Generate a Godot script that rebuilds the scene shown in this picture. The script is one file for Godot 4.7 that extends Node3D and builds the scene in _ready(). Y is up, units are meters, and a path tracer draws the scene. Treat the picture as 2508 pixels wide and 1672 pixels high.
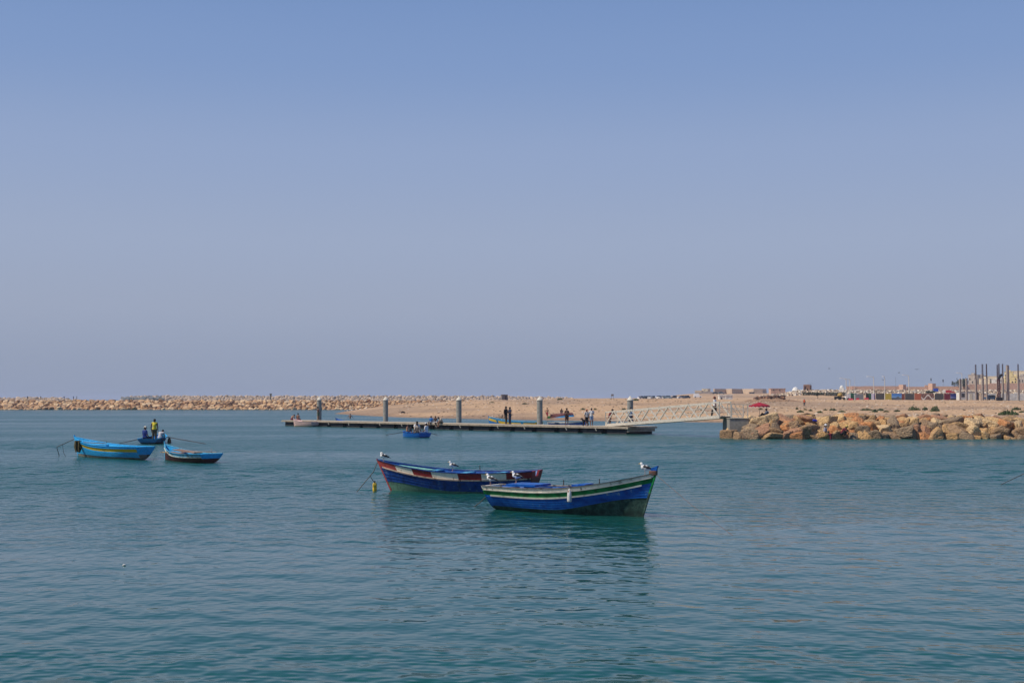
extends Node3D

var M := {}
var T := {}
var taken := {}
var rng := RandomNumberGenerator.new()
var dune := FastNoiseLite.new()
var patch := FastNoiseLite.new()


# ---------------------------------------------------------------- mesh builder
class G:
	var st := SurfaceTool.new()
	var used := false
	func _init() -> void:
		st.begin(Mesh.PRIMITIVE_TRIANGLES)
	func tri(a: Vector3, b: Vector3, c: Vector3, smooth := false) -> void:
		st.set_smooth_group(0 if smooth else -1)
		st.add_vertex(a); st.add_vertex(b); st.add_vertex(c)
		used = true
	func quad(a: Vector3, b: Vector3, c: Vector3, d: Vector3, smooth := false) -> void:
		tri(a, b, c, smooth); tri(a, c, d, smooth)
	func hexa(p: Array) -> void:      # eight corners: four below, four above, both in the same turn
		quad(p[3], p[2], p[1], p[0]); quad(p[4], p[5], p[6], p[7])
		for i in 4:
			var j := (i + 1) % 4
			quad(p[i], p[j], p[j + 4], p[i + 4])
	func box(c: Vector3, s: Vector3, turn := Basis.IDENTITY) -> void:
		var h := s * 0.5
		var p := []
		for y in [-1, 1]:
			for k in [[-1, -1], [1, -1], [1, 1], [-1, 1]]:
				p.append(c + turn * Vector3(k[0] * h.x, y * h.y, k[1] * h.z))
		hexa(p)
	func beam(a: Vector3, b: Vector3, w: float, t: float, up := Vector3.UP) -> void:   # a bar from a to b, w wide and t thick
		var x := (b - a).normalized()
		var side := x.cross(up).normalized()
		var over := side.cross(x)
		box((a + b) * 0.5, Vector3((b - a).length(), t, w), Basis(x, over, side))
	func ring(c: Vector3, n: int, u: Vector3, v: Vector3, ru: float, rv: float) -> PackedVector3Array:
		var r := PackedVector3Array()
		for i in n:
			var a := TAU * i / n
			r.append(c + u * cos(a) * ru + v * sin(a) * rv)
		return r
	func loft(rings: Array, caps := true) -> void:
		for k in rings.size() - 1:
			var a: PackedVector3Array = rings[k]
			var b: PackedVector3Array = rings[k + 1]
			for i in a.size():
				var j := (i + 1) % a.size()
				quad(a[i], b[i], b[j], a[j], true)
		if caps:
			for e in [rings[0], rings[-1]]:
				for i in range(1, e.size() - 1):
					tri(e[0], e[i], e[i + 1])
	func path(pts: Array, radii: Array, n := 6, caps := true) -> void:
		var rings := []
		var ref := Vector3.UP
		for k in pts.size():
			var dir: Vector3 = (pts[mini(k + 1, pts.size() - 1)] - pts[maxi(k - 1, 0)]).normalized()
			if absf(dir.dot(ref)) > 0.95:
				ref = Vector3.RIGHT if absf(dir.x) < 0.9 else Vector3.FORWARD
			var u := dir.cross(ref).normalized()
			var v := u.cross(dir)
			rings.append(ring(pts[k], n, u, v, radii[mini(k, radii.size() - 1)], radii[mini(k, radii.size() - 1)]))
			ref = v
		loft(rings, caps)
	func tube(a: Vector3, b: Vector3, r0: float, r1 := -1.0, n := 6, caps := true) -> void:
		path([a, b], [r0, r0 if r1 < 0 else r1], n, caps)
	func lathe(profile: Array, n := 16, base := Vector3.ZERO, turn := Basis.IDENTITY) -> void:
		var rings := []
		for p in profile:
			rings.append(ring(base + turn * Vector3(0, p.y, 0), n, turn.x, turn.z, p.x, p.x))
		loft(rings, false)
	func add(m: Mesh, x: Transform3D) -> void:
		st.append_from(m, 0, x)
		used = true
	func mesh() -> ArrayMesh:
		st.generate_normals()
		return st.commit()


func put(g: G, called: String, m: Material, parent: Node3D) -> MeshInstance3D:
	var o := MeshInstance3D.new()
	o.name = called
	o.mesh = g.mesh()
	o.material_override = m
	parent.add_child(o, true)
	return o


func inst(mesh: Mesh, called: String, m: Material, parent: Node3D, x := Transform3D.IDENTITY) -> MeshInstance3D:
	var o := MeshInstance3D.new()
	o.name = called
	o.mesh = mesh
	o.material_override = m
	o.transform = x
	parent.add_child(o, true)
	return o


func numbered(called: String) -> String:
	if not taken.has(called):
		taken[called] = 0
		return called
	taken[called] += 1
	return "%s_%03d" % [called, taken[called]]


func tag(o: Node3D, label := "", category := "", group := "", kind := "") -> Node3D:
	if label: o.set_meta("label", label)
	if category: o.set_meta("category", category)
	if group: o.set_meta("group", group)
	if kind: o.set_meta("kind", kind)
	return o


func thing(called: String, label: String, category: String, at := Vector3.ZERO, turn := 0.0, group := "") -> Node3D:
	var o := Node3D.new()
	o.name = numbered(called)
	add_child(o)
	o.position = at
	o.rotation.y = turn
	return tag(o, label, category, group)


func structure(o: Node3D) -> Node3D:
	o.set_meta("kind", "structure")
	return o


func copy(o: Node3D, label := "", at := Vector3.ZERO, turn := 0.0) -> Node3D:
	var base := o.name.trim_suffix("_001")
	var c: Node3D = o.duplicate()
	c.name = numbered(base)
	add_child(c)
	c.position = at
	c.rotation.y = turn
	if label: c.set_meta("label", label)
	return c


# ---------------------------------------------------------------- materials
func noise_tex(size: int, freq: float, stops: Array, octaves := 4, type := FastNoiseLite.TYPE_SIMPLEX_SMOOTH, salt := 1, stretch := Vector3.ONE) -> Texture2D:
	var n := FastNoiseLite.new()
	n.seed = salt
	n.noise_type = type
	n.frequency = freq
	n.fractal_octaves = octaves
	var g := Gradient.new()
	var offs := PackedFloat32Array()
	var cols := PackedColorArray()
	for s in stops:
		offs.append(s[0])
		cols.append(s[1] if s[1] is Color else Color(s[1], s[1], s[1]))
	g.offsets = offs
	g.colors = cols
	var src := n.get_seamless_image(size, size, false, false, 0.15)
	var im := Image.create(size, size, false, Image.FORMAT_RGB8)
	var raw := src.get_data()
	var step := raw.size() / (size * size)
	var lut := []
	for i in 256:
		lut.append(g.sample(i / 255.0))
	for y in size:
		for x in size:
			im.set_pixel(x, y, lut[raw[(y * size + x) * step]])
	return ImageTexture.create_from_image(im)


func mat(key: String, c: Color, rough := 0.85, tex := "", scale := 1.0, world := false, bump := "", depth := 0.0) -> StandardMaterial3D:
	if M.has(key):
		return M[key]
	var m := StandardMaterial3D.new()
	m.resource_name = key
	m.albedo_color = c.linear_to_srgb()
	m.roughness = rough
	m.metallic_specular = 0.4
	if tex or bump:
		m.uv1_triplanar = true
		m.uv1_world_triplanar = world
		m.uv1_scale = Vector3.ONE * scale
	if tex:
		m.albedo_texture = T[tex]
	if bump:
		m.heightmap_enabled = true
		m.heightmap_texture = T[bump]
		m.heightmap_scale = depth
	M[key] = m
	return m


func make_textures() -> void:
	# paint: a little tone, worn patches, chips of bare wood
	T.wear = noise_tex(256, 0.03, [[0.0, 0.62], [0.28, 0.8], [0.4, 0.93], [0.6, 0.96], [0.8, 1.0], [1.0, 0.9]], 5)
	T.chips = noise_tex(256, 0.035, [[0.0, Color(0.2, 0.17, 0.15)], [0.24, Color(0.3, 0.27, 0.25)], [0.285, Color(0.85, 0.83, 0.8)], [0.6, Color(0.96, 0.95, 0.93)], [0.78, Color(1, 1, 1)], [0.86, Color(0.8, 0.76, 0.7)], [1.0, Color(0.6, 0.56, 0.52)]], 6, FastNoiseLite.TYPE_PERLIN, 5)
	T.blue_paint = noise_tex(512, 0.022, [[0.0, Color8(4, 40, 92)], [0.25, Color8(4, 62, 138)], [0.45, Color8(4, 76, 154)], [0.62, Color8(6, 84, 166)], [0.7, Color8(28, 96, 168)], [0.76, Color8(8, 80, 158)], [0.84, Color8(88, 128, 168)], [1.0, Color8(150, 150, 140)]], 6, FastNoiseLite.TYPE_PERLIN, 51)
	T.navy_paint = noise_tex(512, 0.024, [[0.0, Color8(6, 22, 50)], [0.3, Color8(4, 38, 92)], [0.5, Color8(6, 52, 122)], [0.66, Color8(14, 64, 134)], [0.72, Color8(6, 48, 112)], [0.82, Color8(70, 104, 140)], [1.0, Color8(140, 140, 132)]], 6, FastNoiseLite.TYPE_PERLIN, 52)
	T.green_paint = noise_tex(256, 0.03, [[0.0, Color8(20, 40, 26)], [0.26, Color8(4, 84, 40)], [0.5, Color8(4, 120, 58)], [0.7, Color8(20, 128, 66)], [0.78, Color8(60, 110, 70)], [1.0, Color8(120, 125, 100)]], 6, FastNoiseLite.TYPE_PERLIN, 53)
	T.white_paint = noise_tex(256, 0.03, [[0.0, Color8(80, 70, 62)], [0.2, Color8(112, 100, 90)], [0.25, Color8(206, 198, 182)], [0.55, Color8(230, 224, 210)], [0.8, Color8(222, 213, 196)], [0.9, Color8(186, 172, 152)], [1.0, Color8(140, 124, 110)]], 6, FastNoiseLite.TYPE_PERLIN, 55)
	T.weed = noise_tex(256, 0.03, [[0.0, Color8(16, 26, 22)], [0.35, Color8(28, 50, 44)], [0.5, Color8(42, 70, 62)], [0.66, Color8(70, 96, 84)], [0.74, Color8(36, 60, 54)], [1.0, Color8(104, 112, 96)]], 6, FastNoiseLite.TYPE_PERLIN, 54)
	T.sand = noise_tex(512, 0.012, [[0.0, Color(0.6, 0.56, 0.52)], [0.35, Color(0.85, 0.83, 0.8)], [0.55, Color(0.95, 0.94, 0.92)], [0.75, Color(1, 0.99, 0.97)], [1.0, Color(0.92, 0.88, 0.84)]], 7, FastNoiseLite.TYPE_SIMPLEX_SMOOTH, 9)
	T.rock = noise_tex(512, 0.016, [[0.0, Color(0.48, 0.42, 0.38)], [0.3, Color(0.74, 0.69, 0.63)], [0.5, Color(0.92, 0.9, 0.86)], [0.7, Color(1, 0.97, 0.93)], [0.85, Color(0.94, 0.84, 0.7)], [1.0, Color(0.8, 0.66, 0.52)]], 7, FastNoiseLite.TYPE_PERLIN, 21)
	T.relief = noise_tex(512, 0.02, [[0.0, 0.0], [1.0, 1.0]], 7, FastNoiseLite.TYPE_PERLIN, 33)
	T.concrete = noise_tex(256, 0.02, [[0.0, 0.8], [0.4, 0.92], [0.6, 0.97], [1.0, 1.0]], 6, FastNoiseLite.TYPE_SIMPLEX_SMOOTH, 14)


func say(what: String) -> void:
	print("%6d ms  %s" % [Time.get_ticks_msec(), what])


# ---------------------------------------------------------------- camera, sky, sun
const EYE := 3.2
const LEVELS := 6

func make_view() -> void:
	var cam := Camera3D.new()
	cam.name = "camera"
	cam.fov = 30.19
	cam.near = 0.1
	cam.far = 20000.0
	cam.position = Vector3(0, EYE, 0)
	cam.rotation_degrees = Vector3(2.604, 0, 0)
	add_child(cam)
	cam.current = true

	# clear sky over a hazy coast: colours by height above the horizon, the same all round
	var keys := [[0.0, Color8(144, 155, 178)], [1.5, Color8(148, 159, 182)], [4.0, Color8(156, 167, 190)], [7.0, Color8(156, 170, 197)], [11.0, Color8(146, 165, 200)], [15.0, Color8(128, 154, 198)], [19.0, Color8(116, 145, 193)], [30.0, Color8(100, 135, 190)], [50.0, Color8(82, 121, 181)], [90.0, Color8(66, 107, 171)]]
	var h := 2048
	var im := Image.create(8, h, false, Image.FORMAT_RGBF)
	for r in h:
		var e := 90.0 - (r + 0.5) / h * 180.0
		var c: Color = keys[0][1]
		for k in keys.size() - 1:
			if e >= keys[k][0] and e <= keys[k + 1][0]:
				c = (keys[k][1] as Color).lerp(keys[k + 1][1], smoothstep(keys[k][0], keys[k + 1][0], e) * 0.35 + 0.65 * inverse_lerp(keys[k][0], keys[k + 1][0], e))
		c = c.srgb_to_linear()
		for x in 8:
			im.set_pixel(x, r, c)
	var sky_mat := PanoramaSkyMaterial.new()
	sky_mat.panorama = ImageTexture.create_from_image(im)
	var sky := Sky.new()
	sky.sky_material = sky_mat
	var env := Environment.new()
	env.background_mode = Environment.BG_SKY
	env.sky = sky
	env.tonemap_mode = Environment.TONE_MAPPER_LINEAR
	env.tonemap_exposure = 1.0
	env.sdfgi_enabled = true
	env.ssao_enabled = true
	env.ssil_enabled = true
	env.fog_enabled = true
	env.fog_density = 0.00016
	env.fog_light_color = Color8(190, 200, 222)
	var w := WorldEnvironment.new()
	w.name = "environment"
	w.environment = env
	add_child(w)

	var sun := DirectionalLight3D.new()
	sun.name = "sun"
	sun.light_energy = 1.5
	sun.light_color = Color(1.0, 0.955, 0.88)
	sun.light_angular_distance = 0.5
	sun.shadow_enabled = true
	add_child(sun)
	sun.look_at_from_position(Vector3(-0.60, 0.78, 0.18) * 100.0, Vector3.ZERO)


# ---------------------------------------------------------------- water
func make_water() -> void:
	# fine ripples: a square of summed travelling waves, 9 m a side, that repeats without a seam
	var n := 1024
	var side := 9.0
	rng.seed = 77
	var ws := []
	for i in 56:
		var lam := 0.13 * pow(1.25 / 0.13, rng.randf())
		var turn := rng.randfn() * 0.85
		var k := side / lam
		var nx := roundi(k * sin(turn))
		var nz := roundi(k * cos(turn))
		var q := TAU * sqrt(nx * nx + nz * nz) / side
		ws.append([nx, nz, 0.027 * rng.randf_range(0.5, 1.5) / q, rng.randf() * TAU])
	var cs := []
	var ss := []
	for w in ws:
		var a := PackedFloat32Array()
		var b := PackedFloat32Array()
		a.resize(n); b.resize(n)
		for x in n:
			a[x] = cos(TAU * w[0] * x / n) * w[2]
			b[x] = sin(TAU * w[0] * x / n) * w[2]
		cs.append(a); ss.append(b)
	var hs := PackedFloat32Array()
	hs.resize(n * n)
	for z in n:
		var row := PackedFloat32Array()
		row.resize(n)
		for k in ws.size():
			var p: float = TAU * ws[k][1] * z / n + ws[k][3]
			var cp := cos(p)
			var sp := sin(p)
			var a: PackedFloat32Array = cs[k]
			var b: PackedFloat32Array = ss[k]
			for x in n:
				row[x] += a[x] * cp - b[x] * sp
		for x in n:
			hs[z * n + x] = row[x] + 0.5
	var im := Image.create_from_data(n, n, false, Image.FORMAT_RF, hs.to_byte_array())
	var m := StandardMaterial3D.new()
	m.resource_name = "sea_water"
	m.albedo_color = Color(0.006, 0.066, 0.061).linear_to_srgb()
	m.metallic_specular = 0.29
	m.uv1_triplanar = true
	m.uv1_world_triplanar = true
	m.uv1_scale = Vector3.ONE / side
	m.heightmap_enabled = true
	m.heightmap_texture = ImageTexture.create_from_image(im)
	# the same water from slick to ruffled by the wind
	var waters := []
	for k in LEVELS:
		var w: StandardMaterial3D = m.duplicate()
		w.resource_name = "sea_water_%s" % ["slick", "smooth", "rippled", "stirred", "ruffled", "windy"][k]
		w.roughness = lerpf(0.06, 0.24, k / (LEVELS - 1.0))
		w.heightmap_scale = lerpf(38.0, 200.0, k / (LEVELS - 1.0))
		waters.append(w)
	say("ripples")

	# longer waves: real relief in one sheet, finer near the shore where we stand, out to the horizon
	patch.seed = 4
	patch.frequency = 0.035
	patch.fractal_octaves = 3
	var big := []
	for i in 22:
		var lam := 0.5 * pow(5.0, i / 21.0)
		var turn := rng.randfn() * 0.8
		var k := TAU / lam
		big.append([k * sin(turn), k * cos(turn), 0.0135 / k * rng.randf_range(0.7, 1.3), rng.randf() * TAU, lam])
	var rows := PackedFloat32Array()
	var d := 5.0
	while d < 9000.0:
		rows.append(d)
		d += (d + 20.0) * (0.004 if d < 520.0 else 0.06)
	rows.append(9000.0)
	var cols := 460
	var v := PackedVector3Array()
	var nn := PackedVector3Array()
	v.resize(rows.size() * cols)
	nn.resize(rows.size() * cols)
	for r in rows.size():
		var dist := rows[r]
		var wide := (dist + 20.0) * 0.6 + (dist * 0.6 if dist > 600.0 else 0.0)
		var cell := maxf((dist + 20.0) * 0.004, 2.0 * wide / cols)
		for c in cols:
			var x := (2.0 * c / (cols - 1) - 1.0) * wide
			var z := -dist
			var y := 0.0
			var gx := 0.0
			var gz := 0.0
			if dist < 520.0:
				var amp := (0.75 + 1.5 * smoothstep(36.0, 60.0, dist)) * (0.45 + 1.3 * clampf(patch.get_noise_2d(x * 0.7, z) + 0.35, 0.0, 1.0))
				for w in big:
					var fit := clampf((w[4] / cell - 3.0) * 0.5, 0.0, 1.0)
					if fit <= 0.0:
						continue
					var p: float = w[0] * x + w[1] * z + w[3]
					var a: float = w[2] * fit * amp
					y += a * sin(p)
					var g := a * cos(p)
					gx += g * w[0]
					gz += g * w[1]
				var calm := 1.0 - smoothstep(380.0, 520.0, dist)
				y *= calm; gx *= calm; gz *= calm
			v[r * cols + c] = Vector3(x, y, z)
			nn[r * cols + c] = Vector3(-gx, 1, -gz).normalized()
	# slicks and cat's paws: long streaks across the water, calmer in the lee of the quay where we stand
	var wind := FastNoiseLite.new()
	wind.seed = 9
	wind.frequency = 0.02
	wind.fractal_octaves = 4
	var ix := []
	for k in LEVELS:
		ix.append(PackedInt32Array())
	for r in rows.size() - 1:
		for c in cols - 1:
			var a := r * cols + c
			var p := v[a]
			var stir := 0.06 + 0.8 * smoothstep(27.0, 50.0, -p.z) + 0.75 * wind.get_noise_2d(p.x * 0.55, p.z * 2.2) + 0.1 * patch.get_noise_2d(p.x * 9.0, p.z * 30.0)
			var k := clampi(roundi(stir * (LEVELS - 1.0)), 0, LEVELS - 1)
			ix[k].append_array([a, a + cols, a + cols + 1, a, a + cols + 1, a + 1])
	var mesh := ArrayMesh.new()
	for k in LEVELS:
		if ix[k].is_empty():
			continue
		# each surface keeps only the points it uses
		var new_of := PackedInt32Array()
		new_of.resize(v.size())
		new_of.fill(-1)
		var vv := PackedVector3Array()
		var vn := PackedVector3Array()
		var vi := PackedInt32Array()
		for i in ix[k]:
			if new_of[i] < 0:
				new_of[i] = vv.size()
				vv.append(v[i])
				vn.append(nn[i])
			vi.append(new_of[i])
		var arr := []
		arr.resize(Mesh.ARRAY_MAX)
		arr[Mesh.ARRAY_VERTEX] = vv
		arr[Mesh.ARRAY_NORMAL] = vn
		arr[Mesh.ARRAY_INDEX] = vi
		mesh.add_surface_from_arrays(Mesh.PRIMITIVE_TRIANGLES, arr)
		mesh.surface_set_material(mesh.get_surface_count() - 1, waters[k])
	structure(inst(mesh, "water", null, self))
	say("water")


# ---------------------------------------------------------------- land
var shore := PackedVector2Array([Vector2(-38.6, 275.6), Vector2(-27.6, 242), Vector2(-17.9, 218), Vector2(-3.5, 200.4), Vector2(14, 183.7), Vector2(28.9, 174), Vector2(27, 150), Vector2(21.5, 125), Vector2(18.2, 108.5), Vector2(21, 104.5), Vector2(30, 104), Vector2(140, 104), Vector2(900, 104), Vector2(1500, 2200), Vector2(0, 2200), Vector2(-20, 600), Vector2(-56, 415), Vector2(-46, 381), Vector2(-43, 330)])

func inland(x: float, d: float) -> float:      # metres from the shoreline, positive on land
	var p := Vector2(x, d)
	var best := 1e9
	for i in shore.size():
		var q := Geometry2D.get_closest_point_to_segment(p, shore[i], shore[(i + 1) % shore.size()])
		best = minf(best, p.distance_squared_to(q))
	best = sqrt(best)
	return best if Geometry2D.is_point_in_polygon(p, shore) else -best

func steps(x: float, pts: Array) -> float:
	if x <= pts[0][0]:
		return pts[0][1]
	for i in pts.size() - 1:
		if x <= pts[i + 1][0]:
			return lerpf(pts[i][1], pts[i + 1][1], smoothstep(pts[i][0], pts[i + 1][0], x))
	return pts[-1][1]

func ground(x: float, d: float) -> float:
	var s := inland(x, d)
	if s < 0:
		return maxf(s * 0.07, -1.6)
	var a := x / d
	var spit := steps(d, [[170, 1.0], [220, 1.25], [300, 2.35], [350, 3.0], [420, 2.95], [600, 3.3], [900, 3.6]])
	var plain := steps(d, [[104, 1.42], [125, 1.38], [190, 1.4], [280, 1.7], [325, 2.55], [352, 2.84], [420, 3.0], [480, 4.6], [600, 6.8], [690, 7.3], [780, 8.4], [1200, 9.5], [2000, 12]])
	var mid := steps(d, [[104, 1.42], [125, 1.38], [190, 1.4], [260, 1.7], [320, 2.5], [370, 3.0], [600, 3.5], [760, 5.6], [880, 6.9], [1000, 7.2], [2000, 7]])
	var y := lerpf(lerpf(spit, mid, smoothstep(0.1, 0.15, a)), plain, smoothstep(0.19, 0.235, a))
	var quay := 1.0 - smoothstep(135.0, 165.0, d)
	var ramp := lerpf(1.0 - exp(-s / 16.0), smoothstep(0.0, 3.5, s), quay)
	var rough := smoothstep(4.0, 40.0, s) * (0.45 if d < 140.0 else 1.0)
	y = y * ramp + (dune.get_noise_2d(x, d) * 0.32 + dune.get_noise_2d(x * 5.0 + 90.0, d * 5.0) * 0.10) * rough
	return y

func make_land() -> void:
	dune.seed = 12
	dune.frequency = 0.022
	dune.fractal_octaves = 3
	var xs := PackedFloat32Array()
	var x := -75.0
	while x < 170.0:
		xs.append(x); x += 1.5
	while x < 1100.0:
		xs.append(x); x += 1.5 + (x - 170.0) * 0.06
	var ds := PackedFloat32Array()
	var d := 100.0
	while d < 300.0:
		ds.append(d); d += 1.1
	while d < 2000.0:
		ds.append(d); d += 1.1 + (d - 300.0) * 0.03
	var v := PackedVector3Array()
	var col := PackedColorArray()
	for i in ds.size():
		for j in xs.size():
			var y := ground(xs[j], ds[i])
			v.append(Vector3(xs[j], y, -ds[i]))
			# damp sand along the water's edge, in an uneven line; browner, stonier ground farther off
			var wet := 1.0 - smoothstep(0.16, 0.36, y + dune.get_noise_2d(xs[j] * 3.0, ds[i] * 3.0) * 0.18)
			var dry := Color(0.53, 0.355, 0.212).lerp(Color(0.38, 0.26, 0.17), smoothstep(-0.15, 0.35, dune.get_noise_2d(xs[j] * 0.8 + 300.0, ds[i] * 0.8)))
			col.append(dry.lerp(Color(0.27, 0.18, 0.12), wet * 0.8))
	var g := SurfaceTool.new()
	g.begin(Mesh.PRIMITIVE_TRIANGLES)
	g.set_smooth_group(0)
	for k in v.size():
		g.set_color(col[k])
		g.add_vertex(v[k])
	var nx := xs.size()
	for i in ds.size() - 1:
		for j in nx - 1:
			var a := i * nx + j
			if maxf(maxf(v[a].y, v[a + 1].y), maxf(v[a + nx].y, v[a + nx + 1].y)) < -1.2:
				continue
			for k in [a, a + nx, a + nx + 1, a, a + nx + 1, a + 1]:
				g.add_index(k)
	g.generate_normals()
	var m := mat("sand", Color(1, 1, 1), 0.95, "sand", 0.16, true, "relief", 2.5)
	m.vertex_color_use_as_albedo = true
	structure(inst(g.commit(), "ground", m, self))
	say("land")


# ---------------------------------------------------------------- boats
# A boat's own axes: x forward from the transom at the waterline, y up from the water, z to starboard.
class Hull:
	var length := 4.6        # at the waterline
	var aft := 0.5           # half beam of the transom
	var mid := 0.75          # largest half beam
	var at := 0.42           # where along the boat
	var hs := 0.66           # height of the sheer at the stern, at its lowest and at the bow
	var hm := 0.62
	var hb := 1.15
	var low := 0.35
	var rise := 2.0
	var rake := 0.36         # how far the stem leans forward per metre of height
	var bend := 0.0          # and how it curves
	var back := 0.35         # how far the transom leans aft
	var round_stern := 0.5
	var deep := 0.3          # keel below the water amidships
	var tuck := 0.05         # and at the transom
	var es := 0.55
	var em := 0.38
	var eb := 0.85
	func sheer(s: float) -> float:
		if s < low:
			return hm + (hs - hm) * pow((low - s) / low, 2.0)
		return hm + (hb - hm) * pow((s - low) / (1.0 - low), rise)
	func keel(s: float) -> float:
		return -lerpf(tuck, deep, smoothstep(0.0, 0.4, s)) * (1.0 - 0.3 * smoothstep(0.8, 1.0, s))
	func beam(s: float) -> float:
		if s < at:
			return mid + (aft - mid) * pow((at - s) / at, 2.0)
		return maxf(mid * (1.0 - pow((s - at) / (1.0 - at), 2.3)), 0.0) + 0.022
	func along(s: float, y: float) -> float:
		var stem := length + rake * y + bend * y * y
		var stern := -back * (pow(clampf(y / hs, 0.0, 1.3), round_stern) if y > 0 else 0.5 * y)
		return lerpf(stern, stem, s)
	func wide(s: float, y: float) -> float:
		var k := keel(s)
		var h := clampf((y - k) / (sheer(s) - k), 0.0, 1.1)
		var e := lerpf(es, em, smoothstep(0.0, 0.35, s))
		e = lerpf(e, eb, smoothstep(0.55, 1.0, s))
		return beam(s) * pow(h, e)
	func p(s: float, y: float, side: float, out := 0.0) -> Vector3:
		return Vector3(along(s, y), y, side * maxf(wide(s, y) + out, 0.0))


# one strip of skin along one side between two heights (functions of s)
func skin(g: G, h: Hull, s0: float, s1: float, top: Callable, bottom: Callable, side: float, out := 0.0, out_low := 0.0, nv := 3, ns := 30) -> void:
	for i in ns:
		var a := lerpf(s0, s1, float(i) / ns)
		var b := lerpf(s0, s1, float(i + 1) / ns)
		for j in nv:
			var t0 := float(j) / nv
			var t1 := float(j + 1) / nv
			var q := []
			for e in [[a, t0], [b, t0], [b, t1], [a, t1]]:
				var y := lerpf(top.call(e[0]), bottom.call(e[0]), e[1])
				q.append(h.p(e[0], y, side, lerpf(out, out_low, e[1])))
			if side > 0:
				g.quad(q[0], q[1], q[2], q[3], true)
			else:
				g.quad(q[3], q[2], q[1], q[0], true)


# a moulding of rectangular section that follows the side, its top edge a depth below the sheer
func rail(g: G, h: Hull, s0: float, s1: float, depth: float, tall: float, outer: float, inner: float, side: float, ns := 30) -> void:
	var last := []
	for i in ns + 1:
		var s := lerpf(s0, s1, float(i) / ns)
		var y := h.sheer(s) - depth
		var q := [h.p(s, y, side, inner), h.p(s, y, side, outer), h.p(s, y - tall, side, outer), h.p(s, y - tall, side, inner)]
		for k in 4:
			q[k].x = lerpf(h.along(s, y), q[k].x, 0.5)
		if last:
			for k in 4:
				var n := (k + 1) % 4
				g.quad(last[k], q[k], q[n], last[n])
		else:
			g.quad(q[0], q[1], q[2], q[3])
		last = q
	g.quad(last[3], last[2], last[1], last[0])


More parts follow.
